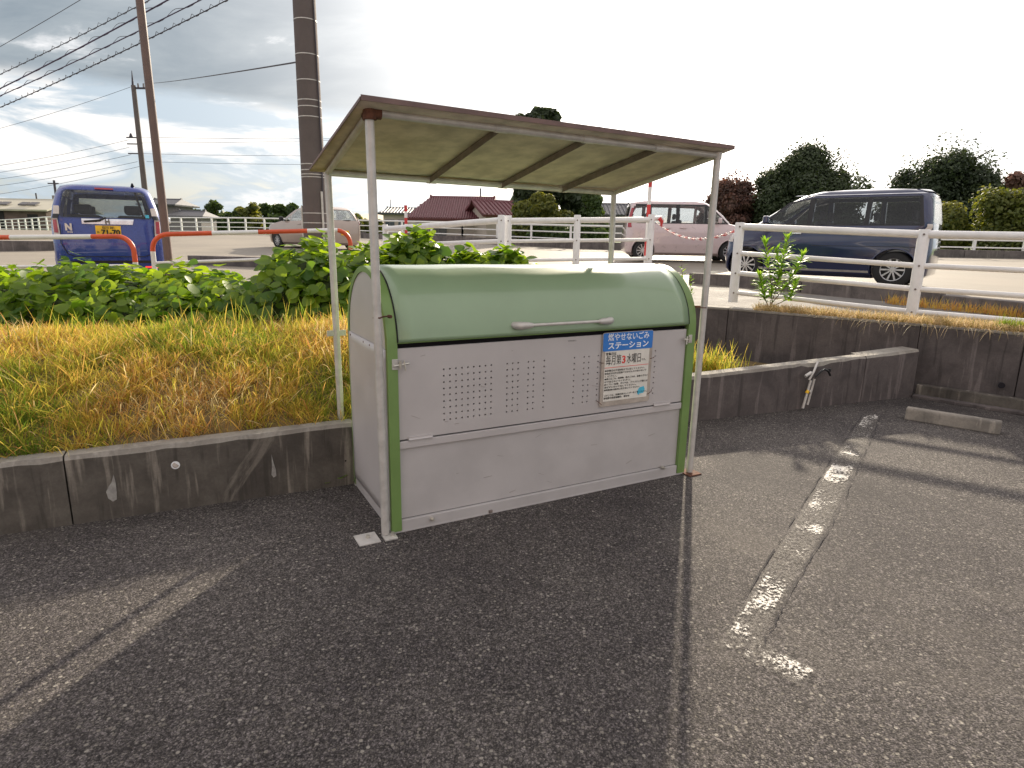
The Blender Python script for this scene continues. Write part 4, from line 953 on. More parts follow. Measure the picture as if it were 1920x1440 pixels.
    def end(s, name, poly, mat, front, off=.006, parent=None, thick=.012, bulge=0):
        """poly in (y,z) on the rear (front=False) or front face"""
        k = 2 if front else 1; sg_ = 1 if front else -1
        if name in ('rear_window', 'windscreen'):
            zt_c = max(p_[1] for p_ in poly); x0 = s.interp(zt_c, k)-sg_*.30; x1 = (s.lv[2][k])+sg_*.3; zc_c = sum(p_[1] for p_ in poly)/len(poly)
            s.cuts.append((0, MB().prism([(x0, y*.96, zc_c+(z-zc_c)*.94) for y, z in poly], (x1-x0, 0, 0))))
        bm = bmesh.new(); vs_ = [bm.verts.new((0, y, z)) for y, z in poly]; bm.faces.new(vs_)
        for z in sorted({l[0] for l in s.lv}):
            if min(p_[1] for p_ in poly) < z < max(p_[1] for p_ in poly): bmesh.ops.bisect_plane(bm, geom=bm.verts[:]+bm.edges[:]+bm.faces[:], plane_co=(0, 0, z), plane_no=(0, 0, 1))
        def X(y, z):
            w_, r = s.interp(z, 3), s.interp(z, 4); x = s.interp(z, k); e = abs(y)-(w_-r)
            if e > 0: x -= sg_*(r-math.sqrt(max(0, r*r-min(e, r)**2)))
            return x+sg_*off
        for zc in np.arange(.2, 1.9, .12): bmesh.ops.bisect_plane(bm, geom=bm.verts[:]+bm.edges[:]+bm.faces[:], plane_co=(0, 0, float(zc)), plane_no=(0, 0, 1))
        for c_ in (.0, .2, .35, .45, .5, .55, .6, .65, .7, .74, .78): 
            for s2 in (-1, 1): bmesh.ops.bisect_plane(bm, geom=bm.verts[:]+bm.edges[:]+bm.faces[:], plane_co=(0, c_*s2, 0), plane_no=(0, 1, 0))
        for v in bm.verts: v.co.x = X(v.co.y, v.co.z)
        r_ = bmesh.ops.extrude_face_region(bm, geom=bm.faces[:])
        for e in r_['geom']:
            if isinstance(e, bmesh.types.BMVert): e.co.x -= sg_*thick
        bmesh.ops.recalc_face_normals(bm, faces=bm.faces); me = bpy.data.meshes.new(name); bm.to_mesh(me); bm.free()
        return mkobj(name, me, M[mat], parent or s.root, smooth=30)
    def seam(s, pts, sy, parent=None):
        return MB().tube([(x, sy*(s.hw(z)+.001), z) for x, z in pts], .005, 5).build('door_seam', M['black'], s.root)
    def mirror(s, x, z, mat):
        for sy in (-1, 1):
            mb = MB(); y0 = sy*(s.hw(z)+.0); mb.tube([(x, y0, z), (x, y0+sy*.06, z+.02)], .02, 8); o = mb.build('door_mirror', M[mat], s.root)
            MB().box((x-.05, min(y0+sy*.05, y0+sy*.2), z-.03), (x+.05, max(y0+sy*.05, y0+sy*.2), z+.12)).build('mirror_housing', M[mat], o, bevel=.03)
    def handles(s, xs_, z):
        for x in xs_:
            for sy in (-1, 1):
                y0 = sy*(s.hw(z)+.004); MB().box((x-.09, min(y0, y0+sy*.025), z-.015), (x+.09, max(y0, y0+sy*.025), z+.015)).build('door_handle', M['chrome'] if s.paint == 'navy' else M[s.paint], s.root, bevel=.008)
# --- blue kei car seen from behind
p_ = at(208, 470, 9.9); z0 = up_z(9.9)
hd = R(90+29.5)
lv = [(.17, .12, 3.25, .64, .12), (.24, .03, 3.36, .71, .16), (.45, .0, 3.39, .735, .18), (.75, .0, 3.38, .737, .2), (.92, .02, 3.30, .735, .2), (.98, .03, 3.15, .73, .2), (1.04, .035, 2.72, .725, .2), (1.06, .04, 2.62, .722, .16), (1.30, .08, 2.42, .685, .15), (1.50, .13, 2.2, .64, .16), (1.60, .16, 2.08, .61, .2), (1.66, .20, 1.98, .585, .25), (1.70, .30, 1.85, .52, .28), (1.715, .48, 1.65, .40, .28)]
fw_ = Vector((math.cos(hd), math.sin(hd), 0))
bc = Car('blue_car', 'bright blue small car seen from behind beyond the guard rail', 'car', (p_.x, p_.y, z0), hd, lv, (.56, 2.92), .29, 'blue')
bc.end('rear_window', [(-.60, 1.07), (.60, 1.07), (.635, 1.12), (.585, 1.33), (.545, 1.56), (.50, 1.60), (-.50, 1.60), (-.545, 1.56), (-.585, 1.33), (-.635, 1.12)], 'glass', False)
for sy in (1, -1):
    bc.end('tail_lamp', [(sy*.70, .78), (sy*.615, .80), (sy*.63, 1.06), (sy*.705, 1.06)], 'lens_clear', False, .010)
    bc.end('tail_lens', [(sy*.692, .85), (sy*.638, .85), (sy*.645, 1.04), (sy*.697, 1.04)], 'lens_red', False, .018)
    bc.end('upper_lamp', [(sy*.68, 1.14), (sy*.60, 1.14), (sy*.59, 1.27), (sy*.60, 1.29), (sy*.665, 1.29)], 'lens_clear', False, .010)
    bc.end('lamp_link', [(sy*.70, 1.065), (sy*.62, 1.065), (sy*.605, 1.135), (sy*.685, 1.135)], 'black', False, .009)
    bc.side('pillar_trim', [(.28, 1.06), (2.42, 1.06), (2.10, 1.53), (.36, 1.54)], 'black', sy, .003)
    bc.side('side_glass', [(.30, 1.08), (1.22, 1.08), (1.22, 1.52), (.38, 1.52), (.30, 1.40)], 'glass', sy); bc.side('side_glass', [(1.30, 1.08), (2.38, 1.08), (2.08, 1.50), (1.30, 1.52)], 'glass', sy)
    bc.seam([(1.26, .35), (1.26, 1.55)], sy); bc.seam([(.42, .5), (.42, 1.0)], sy)
bc.end('garnish', [(-.33, .985), (.33, .985), (.33, 1.065), (-.35, 1.065)], 'chrome', False, .016)
bc.end('stop_lamp', [(-.12, 1.615), (.12, 1.615), (.12, 1.645), (-.12, 1.645)], 'lens_red', False, .02)
pl_ = bc.end('number_plate', [(-.165, .80), (.165, .80), (.165, .965), (-.165, .965)], 'plate', False, .022)
rm_ = Matrix.Rotation(R(-90), 4, 'Z')@Matrix.Rotation(R(90), 4, 'X')
def rtext(nm, body, y, z, x, size, mat, parent, w_=None, off=0., sq=None): return text(nm, body, size, M[mat], parent, Matrix.Translation((x, y, z))@rm_, off=off, width=w_, squash=sq)
rtext('plate_text', '石川 581', .0, .935, -.024, .045, 'ink', pl_, .16, .0012, 1.1); rtext('plate_text', 'あ', .135, .865, -.024, .04, 'ink', pl_, .03, .0005); rtext('plate_text', '71-70', -.03, .862, -.024, .10, 'ink', pl_, .245, .004, 1.05)
rtext('badge', 'N', .50, .93, -.020, .13, 'lens_clear', None or bc.root, .085, .008, 1.)
rtext('badge', 'WGN', .49, .86, -.018, .035, 'lens_clear', bc.root, .07, .001, 1.)
rtext('emblem', 'H', .0, 1.025, -.026, .09, 'angle', bc.root, .06, .004, 1.)
MB().tube([(.03, .02, 1.09), (.0, .10, 1.04), (-.01, .30, 1.02)], [.012, .018, .012], 8).build('rear_wiper', M['black'], bc.root)
bc.end('window_pillar', [(-.505, 1.09), (-.475, 1.09), (-.39, 1.575), (-.42, 1.575)], 'black', False, .009)
bc.end('window_sticker', [(-.565, 1.10), (-.515, 1.10), (-.51, 1.16), (-.56, 1.16)], 'cyan', False, .011)
tpth = [(-.004, .60, .98), (-.006, .62, .70), (-.006, .55, .54), (-.006, .45, .50), (-.006, -.45, .50), (-.006, -.55, .54), (-.006, -.62, .70), (-.004, -.60, .98)]
MB().tube([(x+.003, y, z) for x, y, z in tpth], .006, 5).build('tailgate_seam', M['black'], bc.root)
bc.end('bumper_step', [(-.52, .40), (.52, .40), (.54, .44), (-.54, .44)], 'black', False, .004)
for sy in (-1,): bc.end('reflector', [(sy*.64, .325), (sy*.44, .325), (sy*.44, .35), (sy*.64, .35)], 'lit', False, .012)  # this reflector is no lamp, a red glow is put into it
bc.end('reflector', [(.64, .325), (.44, .325), (.44, .35), (.64, .35)], 'lens_red', False, .012)
bc.mirror(2.42, 1.07, 'chrome'); bc.handles((.62, 1.45), .92)
MB().tube([(.35, -.38, 1.70), (.30, -.38, 1.76)], [.03, .012], 8).build('roof_antenna', M['black'], bc.root)
bc.end('windscreen', [(-.58, 1.10), (.58, 1.10), (.50, 1.55), (-.50, 1.55)], 'glass_lt', True)
bc.finish(.70, (.75, 1.55), .45)
def remap(o):
    for ch in o.children:
        for v in ch.data.vertices:
            if v.co.z > 1.06: v.co.z = 1.06+(v.co.z-1.06)*.80
        remap(ch)
remap(bc.root)
# --- champagne hatchback
p_ = at(648, 462, 22.3); hd = math.atan2(.62, -.78)
lv = [(.16, .15, 3.5, .62, .1), (.24, .04, 3.6, .74, .2), (.5, .0, 3.66, .80, .28), (.75, .02, 3.63, .81, .28), (.86, .04, 3.5, .805, .25), (.93, .06, 3.05, .79, .22), (.98, .08, 2.72, .775, .2), (1.2, .2, 2.35, .70, .18), (1.36, .32, 2.05, .64, .2), (1.43, .42, 1.85, .58, .25), (1.47, .62, 1.6, .45, .3)]
sc_ = Car('champagne_hatchback', 'pale champagne hatchback driving left behind the thick pole', 'car', (p_.x, p_.y, up_z(22.3)), hd, lv, (.60, 3.02), .29, 'champagne')
for sy in (1, -1):
    sc_.side('side_glass', [(.42, 1.0), (1.18, .98), (1.18, 1.36), (.62, 1.36)], 'glass_lt', sy); sc_.side('side_glass', [(1.26, .98), (2.05, .97), (2.05, 1.18), (1.80, 1.34), (1.26, 1.37)], 'glass_lt', sy); sc_.side('side_glass', [(2.10, .97), (2.55, .97), (2.10, 1.16)], 'glass_lt', sy)
    sc_.end('tail_lamp', [(sy*.79, .86), (sy*.70, .86), (sy*.60, 1.35), (sy*.66, 1.35)], 'lens_red', False, .02)
    sc_.seam([(1.22, .3), (1.22, 1.38)], sy); sc_.seam([(2.35, .3), (2.35, .95)], sy)
sc_.end('rear_window', [(-.58, 1.0), (.58, 1.0), (.50, 1.36), (-.50, 1.36)], 'glass_lt', False); sc_.end('number_plate', [(-.165, .50), (.165, .50), (.165, .66), (-.165, .66)], 'plate', False, .02); sc_.end('windscreen', [(-.66, 1.0), (.66, 1.0), (.55, 1.36), (-.55, 1.36)], 'glass_lt', True)
sc_.mirror(2.45, 1.0, 'black'); sc_.handles((.75, 1.5), .86)
MB().tube([(.10, 0, 1.0), (.06, -.3, 1.02)], .012, 6).build('rear_wiper', M['black'], sc_.root)
sc_.finish(.62, (.8, 1.7), .40)
# --- pale box car facing right
p_ = at(1166, 480, 19.6); hd = R(-4)
lv = [(.17, .12, 3.6, .66, .1), (.25, .02, 3.68, .79, .2), (.5, .0, 3.70, .83, .24), (.8, .02, 3.66, .835, .26), (.95, .03, 3.52, .83, .25), (1.03, .04, 3.2, .82, .22), (1.08, .05, 2.98, .81, .2), (1.3, .08, 2.78, .77, .17), (1.55, .12, 2.48, .71, .18), (1.66, .16, 2.3, .67, .22), (1.71, .26, 2.15, .60, .28), (1.735, .5, 1.9, .45, .3)]
pc = Car('pearl_car', 'pale boxy car tinted pink by lens flare, facing right behind the front right post', 'car', (p_.x, p_.y, up_z(19.6)), hd, lv, (.52, 3.0), .30, 'pink')
for sy in (1, -1):
    pc.side('pillar_trim', [(.3, 1.07), (2.9, 1.07), (2.5, 1.45), (2.25, 1.61), (.25, 1.61)], 'black', sy, .003)
    pc.side('side_glass', [(.14, 1.12), (.20, 1.55), (.62, 1.58), (.62, 1.30), (.42, 1.10)], 'glass', sy); pc.side('side_glass', [(.70, 1.08), (1.42, 1.08), (1.42, 1.59), (.70, 1.59)], 'glass', sy); pc.side('side_glass', [(1.50, 1.08), (2.22, 1.08), (2.22, 1.57), (1.50, 1.59)], 'glass', sy); pc.side('side_glass', [(2.28, 1.08), (2.85, 1.08), (2.50, 1.42), (2.28, 1.55)], 'glass', sy)
    pc.seam([(1.46, .3), (1.46, 1.6)], sy); pc.seam([(2.36, .3), (2.36, 1.05)], sy); pc.seam([(.66, .6), (.66, 1.05)], sy)
    pc.end('tail_lamp', [(sy*.80, .95), (sy*.70, .95), (sy*.66, 1.5), (sy*.72, 1.5)], 'lens_red', False, .01); pc.end('headlamp', [(sy*.79, .82), (sy*.42, .78), (sy*.42, .92), (sy*.78, .96)], 'lens_clear', True, .01)
pc.end('windscreen', [(-.72, 1.12), (.72, 1.12), (.62, 1.6), (-.62, 1.6)], 'glass_lt', True); pc.end('rear_window', [(-.62, 1.12), (.62, 1.12), (.58, 1.56), (-.58, 1.56)], 'glass', False); pc.end('grille', [(-.4, .45), (.4, .45), (.42, .62), (-.42, .62)], 'black', True, .01)
pc.mirror(2.62, 1.12, 'pink'); pc.handles((1.18, 1.62), .95)
pc.finish(.70, (.7, 1.6), .48)
# --- navy minivan facing left
hv = Vector((-.78, .63, 0)).normalized(); rw_ = at(1674, 500, 11.9); hd = math.atan2(hv.y, hv.x)
lat = Vector((-hv.y, hv.x, 0))
org = Vector((rw_.x, rw_.y, 0))-hv*.86-lat*.80*1.0
lv = [(.16, .45, 3.98, .72, .1), (.24, .33, 4.06, .82, .2), (.5, .30, 4.10, .865, .3), (.85, .31, 4.06, .87, .34), (1.0, .32, 3.95, .865, .32), (1.07, .33, 3.74, .86, .27), (1.11, .335, 3.52, .855, .22), (1.32, .36, 3.24, .81, .18), (1.58, .40, 2.86, .75, .2), (1.71, .44, 2.62, .70, .25), (1.78, .55, 2.4, .62, .3), (1.81, .85, 2.1, .45, .35)]
zz = up_z(org.y+.8)
nv = Car('navy_minivan', 'dark navy minivan facing left behind the white fence', 'van', (org.x, org.y, zz), hd, lv, (.86, 3.58), .335, 'navy')
for sy in (1, -1):
    nv.side('pillar_trim', [(.46, 1.13), (3.36, 1.13), (2.84, 1.58), (2.4, 1.66), (.56, 1.66)], 'black', sy, .003); nv.side('side_glass', [(.52, 1.15), (1.36, 1.15), (1.36, 1.64), (.60, 1.64)], 'glass', sy, .008); nv.side('side_glass', [(1.42, 1.15), (2.36, 1.15), (2.36, 1.65), (1.42, 1.65)], 'glass', sy, .008); nv.side('side_glass', [(2.44, 1.15), (3.28, 1.15), (2.82, 1.55), (2.44, 1.64)], 'glass', sy, .008)
    nv.seam([(1.40, .3), (1.40, 1.7)], sy); nv.seam([(2.42, .3), (2.42, 1.7)], sy); nv.seam([(.5, .75), (2.3, .75)], sy)
    nv.end('tail_lamp', [(sy*.84, .80), (sy*.74, .80), (sy*.72, 1.16), (sy*.80, 1.16)], 'lens_clear', False, .012); nv.end('headlamp', [(sy*.83, .80), (sy*.45, .82), (sy*.45, .95), (sy*.82, 1.0)], 'lens_clear', True, .01)
    nv.side('roof_rail', [(.5, 1.70), (2.75, 1.70), (2.70, 1.715), (.55, 1.715)], 'chrome', sy, .010)
    nv.side('sill_trim', [(1.25, .26), (3.3, .26), (3.3, .30), (1.25, .30)], 'chrome', sy, .01)
nv.end('rear_window', [(-.70, 1.18), (.70, 1.18), (.62, 1.66), (-.62, 1.66)], 'glass_lt', False); nv.end('windscreen', [(-.76, 1.18), (.76, 1.18), (.66, 1.64), (-.66, 1.64)], 'glass_lt', True); nv.end('rear_spoiler', [(-.60, 1.74), (.60, 1.74), (.58, 1.78), (-.58, 1.78)], 'navy', False, .05, thick=.05)
nv.finish(.72, (.75, 1.5, 2.35), .50)
nv.mirror(3.2, 1.2, 'navy'); nv.handles((1.6, 2.6), .98)
# ---------------------------------------------------------------- buildings
def building(name, label, cx, Y, w_, dep, zb, ze, zr, wall, roof, cat='house', ridge=.5, hip=0., over=.5, yaw=0., windows=(), openings=(), rows=0, loc_z=None):
    root = empty(name, (cx, Y, zb), yaw, label, cat); H1 = ze-zb; H2 = zr-zb; hw_ = w_/2
    wl_ = MB().box((-hw_, 0, -1), (hw_, dep, H1)).build('wall', M[wall], root)
    if not hip: 
        for s_ in (-1, 1): MB().prism([(s_*hw_, 0.02, H1), (s_*hw_, dep-.02, H1), (s_*hw_, dep/2, H2-.1)], (-s_*.15, 0, 0)).build('gable', M[wall], root)
    o_ = over; x0, x1 = -hw_-o_, hw_+o_; y0, y1 = -o_, dep+o_; rx0, rx1 = x0+hip*w_, x1-hip*w_; ym = (y0+y1)/2; zl = H1-.05
    v = [(x0, y0, zl), (x1, y0, zl), (x1, y1, zl), (x0, y1, zl), (rx0, ym, H2), (rx1, ym, H2)]
    f = [(0, 1, 5, 4), (2, 3, 4, 5), (1, 2, 5), (3, 0, 4)] if hip else [(0, 1, 5, 4), (2, 3, 4, 5)]
    rf_ = MB().add(v, f).build('roof', M[roof], root); sm_ = rf_.modifiers.new('t', 'SOLIDIFY'); sm_.thickness = .18; sm_.offset = 1
    MB().tube([(rx0-.1, ym, H2+.14), (rx0+.1, ym, H2+.12), (rx1-.1, ym, H2+.12), (rx1+.1, ym, H2+.14)], [.24, .15, .15, .24], 6).build('ridge', M[roof], rf_)
    if rows:
        tl_ = MB()
        for i in range(rows+1):
            u = i/rows; a = Vector(v[0]).lerp(Vector(v[1]), u); xt = a.x; tt = 1.
            if xt < rx0: tt = (xt-x0)/(rx0-x0) if rx0 > x0 else 1
            if xt > rx1: tt = (x1-xt)/(x1-rx1) if x1 > rx1 else 1
            b_ = Vector((xt, y0+(ym-y0)*tt, zl+(H2-zl)*tt)); 
            if tt > .04: tl_.tube([a+Vector((0, -.02, .20)), b_+Vector((0, -.02, .20))], .055, 5)
        tag(tl_.build('tile_ribs', M[roof], rf_), kind='stuff')
    for (wx, wz, ww_, wh) in windows:
        wn = MB().box((wx-ww_/2-.06, -.06, wz-.06), (wx+ww_/2+.06, -.001, wz+wh+.06)).build('window', M['plaster_g'], root); MB().box((wx-ww_/2, -.08, wz), (wx-.03, -.062, wz+wh)).build('pane', M['win'], wn); MB().box((wx+.03, -.08, wz), (wx+ww_/2, -.062, wz+wh)).build('pane', M['win'], wn)
    for (wx, wz, ww_, wh) in openings: MB().box((wx-ww_/2, -.05, wz), (wx+ww_/2, .003, wz+wh)).build('opening', M['dark_open'], root)
    return root
def X_(px, Y): return at(px, 420, Y).x
zb = up_z(50)
# cream shed at far left
Y = 75; L_, R_ = X_(-260, Y), X_(97, Y); ze = at(40, 395, Y).z; zr = at(40, 373, Y).z
br_ = building('farm_shed', 'long cream roofed shed at the far left edge behind the fence', (L_+R_)/2, Y, R_-L_-1, 9, zb, ze, zr, 'barn_wall', 'barn', 'shed', over=.6, openings=[(3.0, .2, 5.4, 1.9), (-4, .2, 3.5, 1.9), (9.0, .2, 1.2, 1.6)])
pn = MB(); 
for (xa, xb) in ((X_(-60, Y), X_(22, Y)), (X_(29, Y), X_(82, Y))):
    cx0 = (L_+R_)/2; k = int((xb-xa)/1.1)
    for i in range(k): x = xa-cx0+i*1.1; z1 = (ze+.35*(zr-ze))-zb; z2 = (ze+.55*(zr-ze))-zb; MB().prism([(x, .8, z1+.15), (x+.95, .8, z1+.15), (x+.95, 1.6, z2+.2), (x, 1.6, z2+.2)], (0, -.02, .14)).build('roof_panel', M['panel'], br_)
# grey house behind the slim pole
Y = 80; cx = X_(300, Y); building('grey_house', 'two storey grey house with tiled roof right of the blue car', cx, Y, 3.6, 5, zb, at(300, 385, Y).z, at(300, 374, Y).z, 'plaster_g', 'tile_grey', hip=.22, over=.6, windows=[(.4, 2.0, 1.2, .9), (-1.0, .6, 1., .9)])
building('grey_annex', 'low grey tiled outbuilding beside the two storey grey house', X_(348, 78), 78, 3.8, 4, zb, at(348, 407, 78).z, at(348, 397, 78).z, 'plaster_g', 'tile_grey', hip=.2, over=.4)
Y = 70; building('dark_roof_house', 'dark tiled house left of the red tiled one', X_(752, Y), Y, 3.8, 5, zb, at(752, 402, Y).z, at(752, 391, Y).z, 'plaster', 'tile_grey', hip=.14, over=.5, windows=[(-1.2, 1.1, .9, .6), (.2, 1.1, .9, .6)], rows=14)
Y = 45; cx = X_(862, Y); 
hr_ = building('red_tile_house', 'single storey house with a dark red tiled roof', cx, Y, X_(945, Y)-X_(790, Y), 5.4, zb-.1, at(862, 414, Y).z, at(880, 375, Y+2.8).z, 'plaster', 'tile_red', hip=.24, over=.8, windows=[(-1.5, .05, 1.1, .8), (1.8, .05, 1.3, .8)], rows=44)
building('red_tile_wing', 'gabled wing with pale wall at the right end of the red tiled house', X_(940, Y-1.5), Y-1.5, 2.2, 3.4, zb-.1, at(940, 408, Y).z, at(930, 383, Y+1).z, 'plaster', 'tile_red', over=.4, yaw=R(90-65), rows=10)
building('red_tile_annex', 'small dark red roof peeking above the left end of the tiled house', X_(800, 49), 49, 1.6, 3, zb, at(800, 405, 49).z, at(800, 389, 49).z, 'plaster', 'tile_red', hip=.3, over=.3)
Y = 60; building('blue_grey_house', 'blue grey roofed house behind the bushes beside the pale boxy car', X_(1150, Y), Y, 2.6, 5, zb, at(1150, 405, Y).z, at(1150, 383, Y).z, 'plaster_g', 'tile_grey', over=.4, rows=10)
building('beige_apartment', 'beige two storey block facing the lot, mirrored in the minivan windows', -2, -17, 26, 8, 0, 5.6, 7.6, 'plaster', 'tile_red', over=.6, yaw=R(180), windows=[(x, z, 1.6, 1.2) for x in (-10, -6, -2, 2, 6, 10) for z in (1., 3.7)])
tv = at(901, 353, 50); tag(cyl((tv.x, 50, 4), tuple(tv), .06, 6).build('antenna_mast', M['wire']), 'thin black mast rising above the red tiled roof', 'mast')
tv = at(732, 374, 72); tag(cyl((tv.x, 72, 3), tuple(tv), .04, 6).build('antenna_mast', M['wire']), 'thin aerial on the dark tiled house', 'mast')
# ---------------------------------------------------------------- vegetation
rng = np.random.default_rng(5)
def leaf_cards(P, N, size, rng, aspect=1.6):
    """quads at points P facing roughly N"""
    n = len(P); N = N+rng.normal(0, .55, (n, 3)); N /= np.linalg.norm(N, axis=1)[:, None]+1e-9
    T = rng.normal(0, 1, (n, 3)); T -= N*(T*N).sum(1)[:, None]; T /= np.linalg.norm(T, axis=1)[:, None]+1e-9; B = np.cross(N, T)
    s = size*rng.uniform(.6, 1.3, (n, 1)); l = s*aspect/2; w_ = s/2
    V = np.stack([P-T*l, P+B*w_+N*s*.1, P+T*l, P-B*w_+N*s*.1], 1).reshape(-1, 3); return V
def crown_points(n, kind, w_, h, rng, lobes=26):
    if kind == 'round':
        c = rng.normal(0, 1, (lobes, 3)); c /= np.linalg.norm(c, axis=1)[:, None]; c *= rng.uniform(.30, .88, (lobes, 1)); c = c*np.array([w_/2, w_/2, h/2]); r = rng.uniform(.10, .34, lobes)*min(w_, h)*.62
        c[:, 2] += h*.5; c = np.vstack([c, [[0, 0, h*.45]]]); r = np.append(r, min(w_, h)*.36)
    elif kind == 'dome':
        c = rng.normal(0, 1, (lobes, 3)); c /= np.linalg.norm(c, axis=1)[:, None]; c *= rng.uniform(.55, .74, (lobes, 1)); c = c*np.array([w_*.58, w_*.58, h*1.0]); c[:, 2] = np.abs(c[:, 2])+h*.10*rng.uniform(-.5, 1, lobes); r = rng.uniform(.14, .24, lobes)*w_*.62
        c = np.vstack([c, [[0, 0, h*.76], [w_*.13, 0, h*.58], [-w_*.13, 0, h*.55], [0, 0, h*.42], [w_*.16, 0, h*.30], [-w_*.16, 0, h*.30], [0, 0, h*.2], [w_*.25, 0, h*.15], [-w_*.25, 0, h*.15]]]); r = np.append(r, [w_*.27, w_*.26, w_*.26, w_*.30, w_*.27, w_*.27, w_*.3, w_*.2, w_*.2]); c[:, 2] = np.minimum(c[:, 2], h-r*.88-h*rng.uniform(0, .05, len(c)))
    elif kind == 'cone':
        z = rng.uniform(.02, .98, lobes)**.9; rad = (1-z)**.75*w_/2*.75+.05*w_; a = rng.uniform(0, 6.28, lobes); q = rng.uniform(.3, 1, lobes)
        c = np.stack([rad*q*np.cos(a), rad*q*np.sin(a), z*h*.93], 1); r = .11*w_+.16*w_*(1-z)
    else:
        z = rng.uniform(0.05, .95, lobes); a = rng.uniform(0, 6.28, lobes); rad = w_/2*.62*np.sqrt(np.clip(1-(z-.4)**2*1.6, .1, 1))*rng.uniform(.2, 1, lobes)
        r = rng.uniform(.14, .24, lobes)*w_; c = np.stack([rad*np.cos(a), rad*np.sin(a), z/.95*(h-.85*r)], 1)
    k = rng.integers(0, len(c), n); d = rng.normal(0, 1, (n, 3)); d /= np.linalg.norm(d, axis=1)[:, None]
    P = c[k]+d*(r[k]*rng.uniform(.5, 1.08, n))[:, None]*np.array([1, 1, .85]); return P, d, (k % 7)/7.
def tree(name, label, x, y, zb_, kind, w_, h, mat, n, leaf, trunk_h=None, group=None, cat='tree', lobes=26, tr=.03):
    th = trunk_h if trunk_h is not None else h*.12
    root = empty(name, (x, y, zb_), 0, label, cat, group)
    P, Nn, t = crown_points(n, kind, w_, h-th, rng, lobes); P[:, 2] += th
    V = leaf_cards(P, Nn+np.array([0, 0, .4]), leaf, rng); tint = np.repeat(np.clip(t*.55+rng.uniform(0, .45, n), 0, .999), 4)
    np_mesh('crown', V, 4, np.arange(4*n), tint, M[mat], root)
    mb = MB(); mb.tube([(0, 0, -.3), (w_*.01, 0, h*.35), (-w_*.01, 0, h*.75)], [h*tr, h*tr*.7, h*tr*.2], 8)
    for i in range(5):
        a = i*1.3; z = h*(.25+.09*i); mb.tube([(0, 0, z), (math.cos(a)*w_*.25, math.sin(a)*w_*.25, z+h*.16)], [h*tr*.4, h*tr*.12], 6)
    mb.build('trunk', M['bark'], root, smooth=60); return root
def tree_px(name, label, pxc, pxw, pytop, Y, kind, mat, n, leaf, **k):
    x = X_(pxc, Y); zt_ = at(pxc, pytop, Y).z; zb_ = up_z(Y)-.2; return tree(name, label, x, Y, zb_, kind, pxw/F_PX*Y*1.05, zt_-zb_, mat, n, leaf, **k)
far = [(380, 40, 396, 'bushy dark tree at the left end of the far tree line'), (408, 56, 377, 'rounded dark tree rising above its neighbours in the far line'), (442, 40, 386, 'broad green tree second from the left hump of the far line'), (470, 40, 380, 'light green tree in the middle of the far line'), (497, 34, 380, 'pointed tree left of the champagne car roof'), (524, 36, 383, 'pointed dark tree above the champagne car bonnet'), (549, 34, 381, 'dark pine right above the champagne car windscreen'), (578, 34, 384, 'dark pine half hidden by the thick pole'), (640, 40, 396, 'low tree between the pole and the shelter post'), (672, 40, 402, 'low olive tree just left of the front left post'), (700, 36, 408, 'lowest olive tree at the right end of the far line')]
for i, (px, pw, pt, lab) in enumerate(far): tree_px('pine_tree' if i in (4, 5, 6, 7) else 'far_tree', lab, px, pw*1.5, pt, 110+random.uniform(-6, 6), 'cone' if i in (4, 5, 6, 7) else 'round', 'tree_olive' if i in (3, 9, 10) else 'tree_mid', 3600, .55, group='trees of the far tree line', trunk_h=0.)
tree_px('cedar_tree', 'tall dark cedar with two tops rising behind the shelter roof', 986, 70, 208, 36, 'column', 'tree_dark', 14000, .26, trunk_h=0., lobes=60)
tree_px('cedar_tree', 'tall dark cedar just right of the other, tops above the roof edge', 1018, 72, 202, 37.5, 'column', 'tree_dark', 14000, .26, trunk_h=0., lobes=60)
tree_px('cedar_tree', 'lower dark cedar right of the twin cedars under the roof', 1085, 86, 300, 38, 'column', 'tree_dark', 9000, .26, trunk_h=0., lobes=40)
tree_px('leafy_tree', 'bright green leafy tree behind the fence under the shelter roof', 1012, 124, 345, 33, 'round', 'tree_olive', 26000, .15, trunk_h=0., lobes=40)
tree_px('leafy_tree', 'smaller green tree behind the fence left of the rear right post', 1108, 70, 352, 34, 'cone', 'tree_mid', 14000, .15, trunk_h=0., lobes=40)
tree_px('bush', 'low dark hedge bush behind the far fence under the shelter roof', 1060, 190, 402, 30, 'round', 'tree_mid', 16000, .15, trunk_h=0., cat='bush')
tree_px('flare_tinted_tree', 'tree tinted red by lens flare, left of the two big dark trees', 1374, 130, 316, 52, 'dome', 'tree_brown', 44000, .16, trunk_h=.2, lobes=60)  # reddish tone is lens flare put into the leaf colour
tree_px('broad_tree', 'big dark round tree behind the navy minivan windscreen', 1510, 216, 246, 50, 'dome', 'tree_dark', 75000, .15, trunk_h=.2, lobes=80)
tree_px('broad_tree', 'big dark round tree above the rear of the navy minivan', 1764, 236, 232, 50, 'dome', 'tree_dark', 80000, .15, trunk_h=.2, lobes=84)
tree_px('young_tree', 'brownish loose tree at the right edge of the picture', 1894, 70, 322, 45, 'column', 'tree_brown', 6000, .24, trunk_h=.5)
tree_px('bush', 'yellow green bush beyond the fence at the right edge', 1890, 150, 345, 32, 'column', 'tree_olive', 22000, .13, trunk_h=0., cat='bush', lobes=60)
tree_px('bush', 'small yellow green bush right of the navy minivan', 1775, 90, 375, 34, 'column', 'tree_olive', 12000, .13, trunk_h=0., cat='bush')
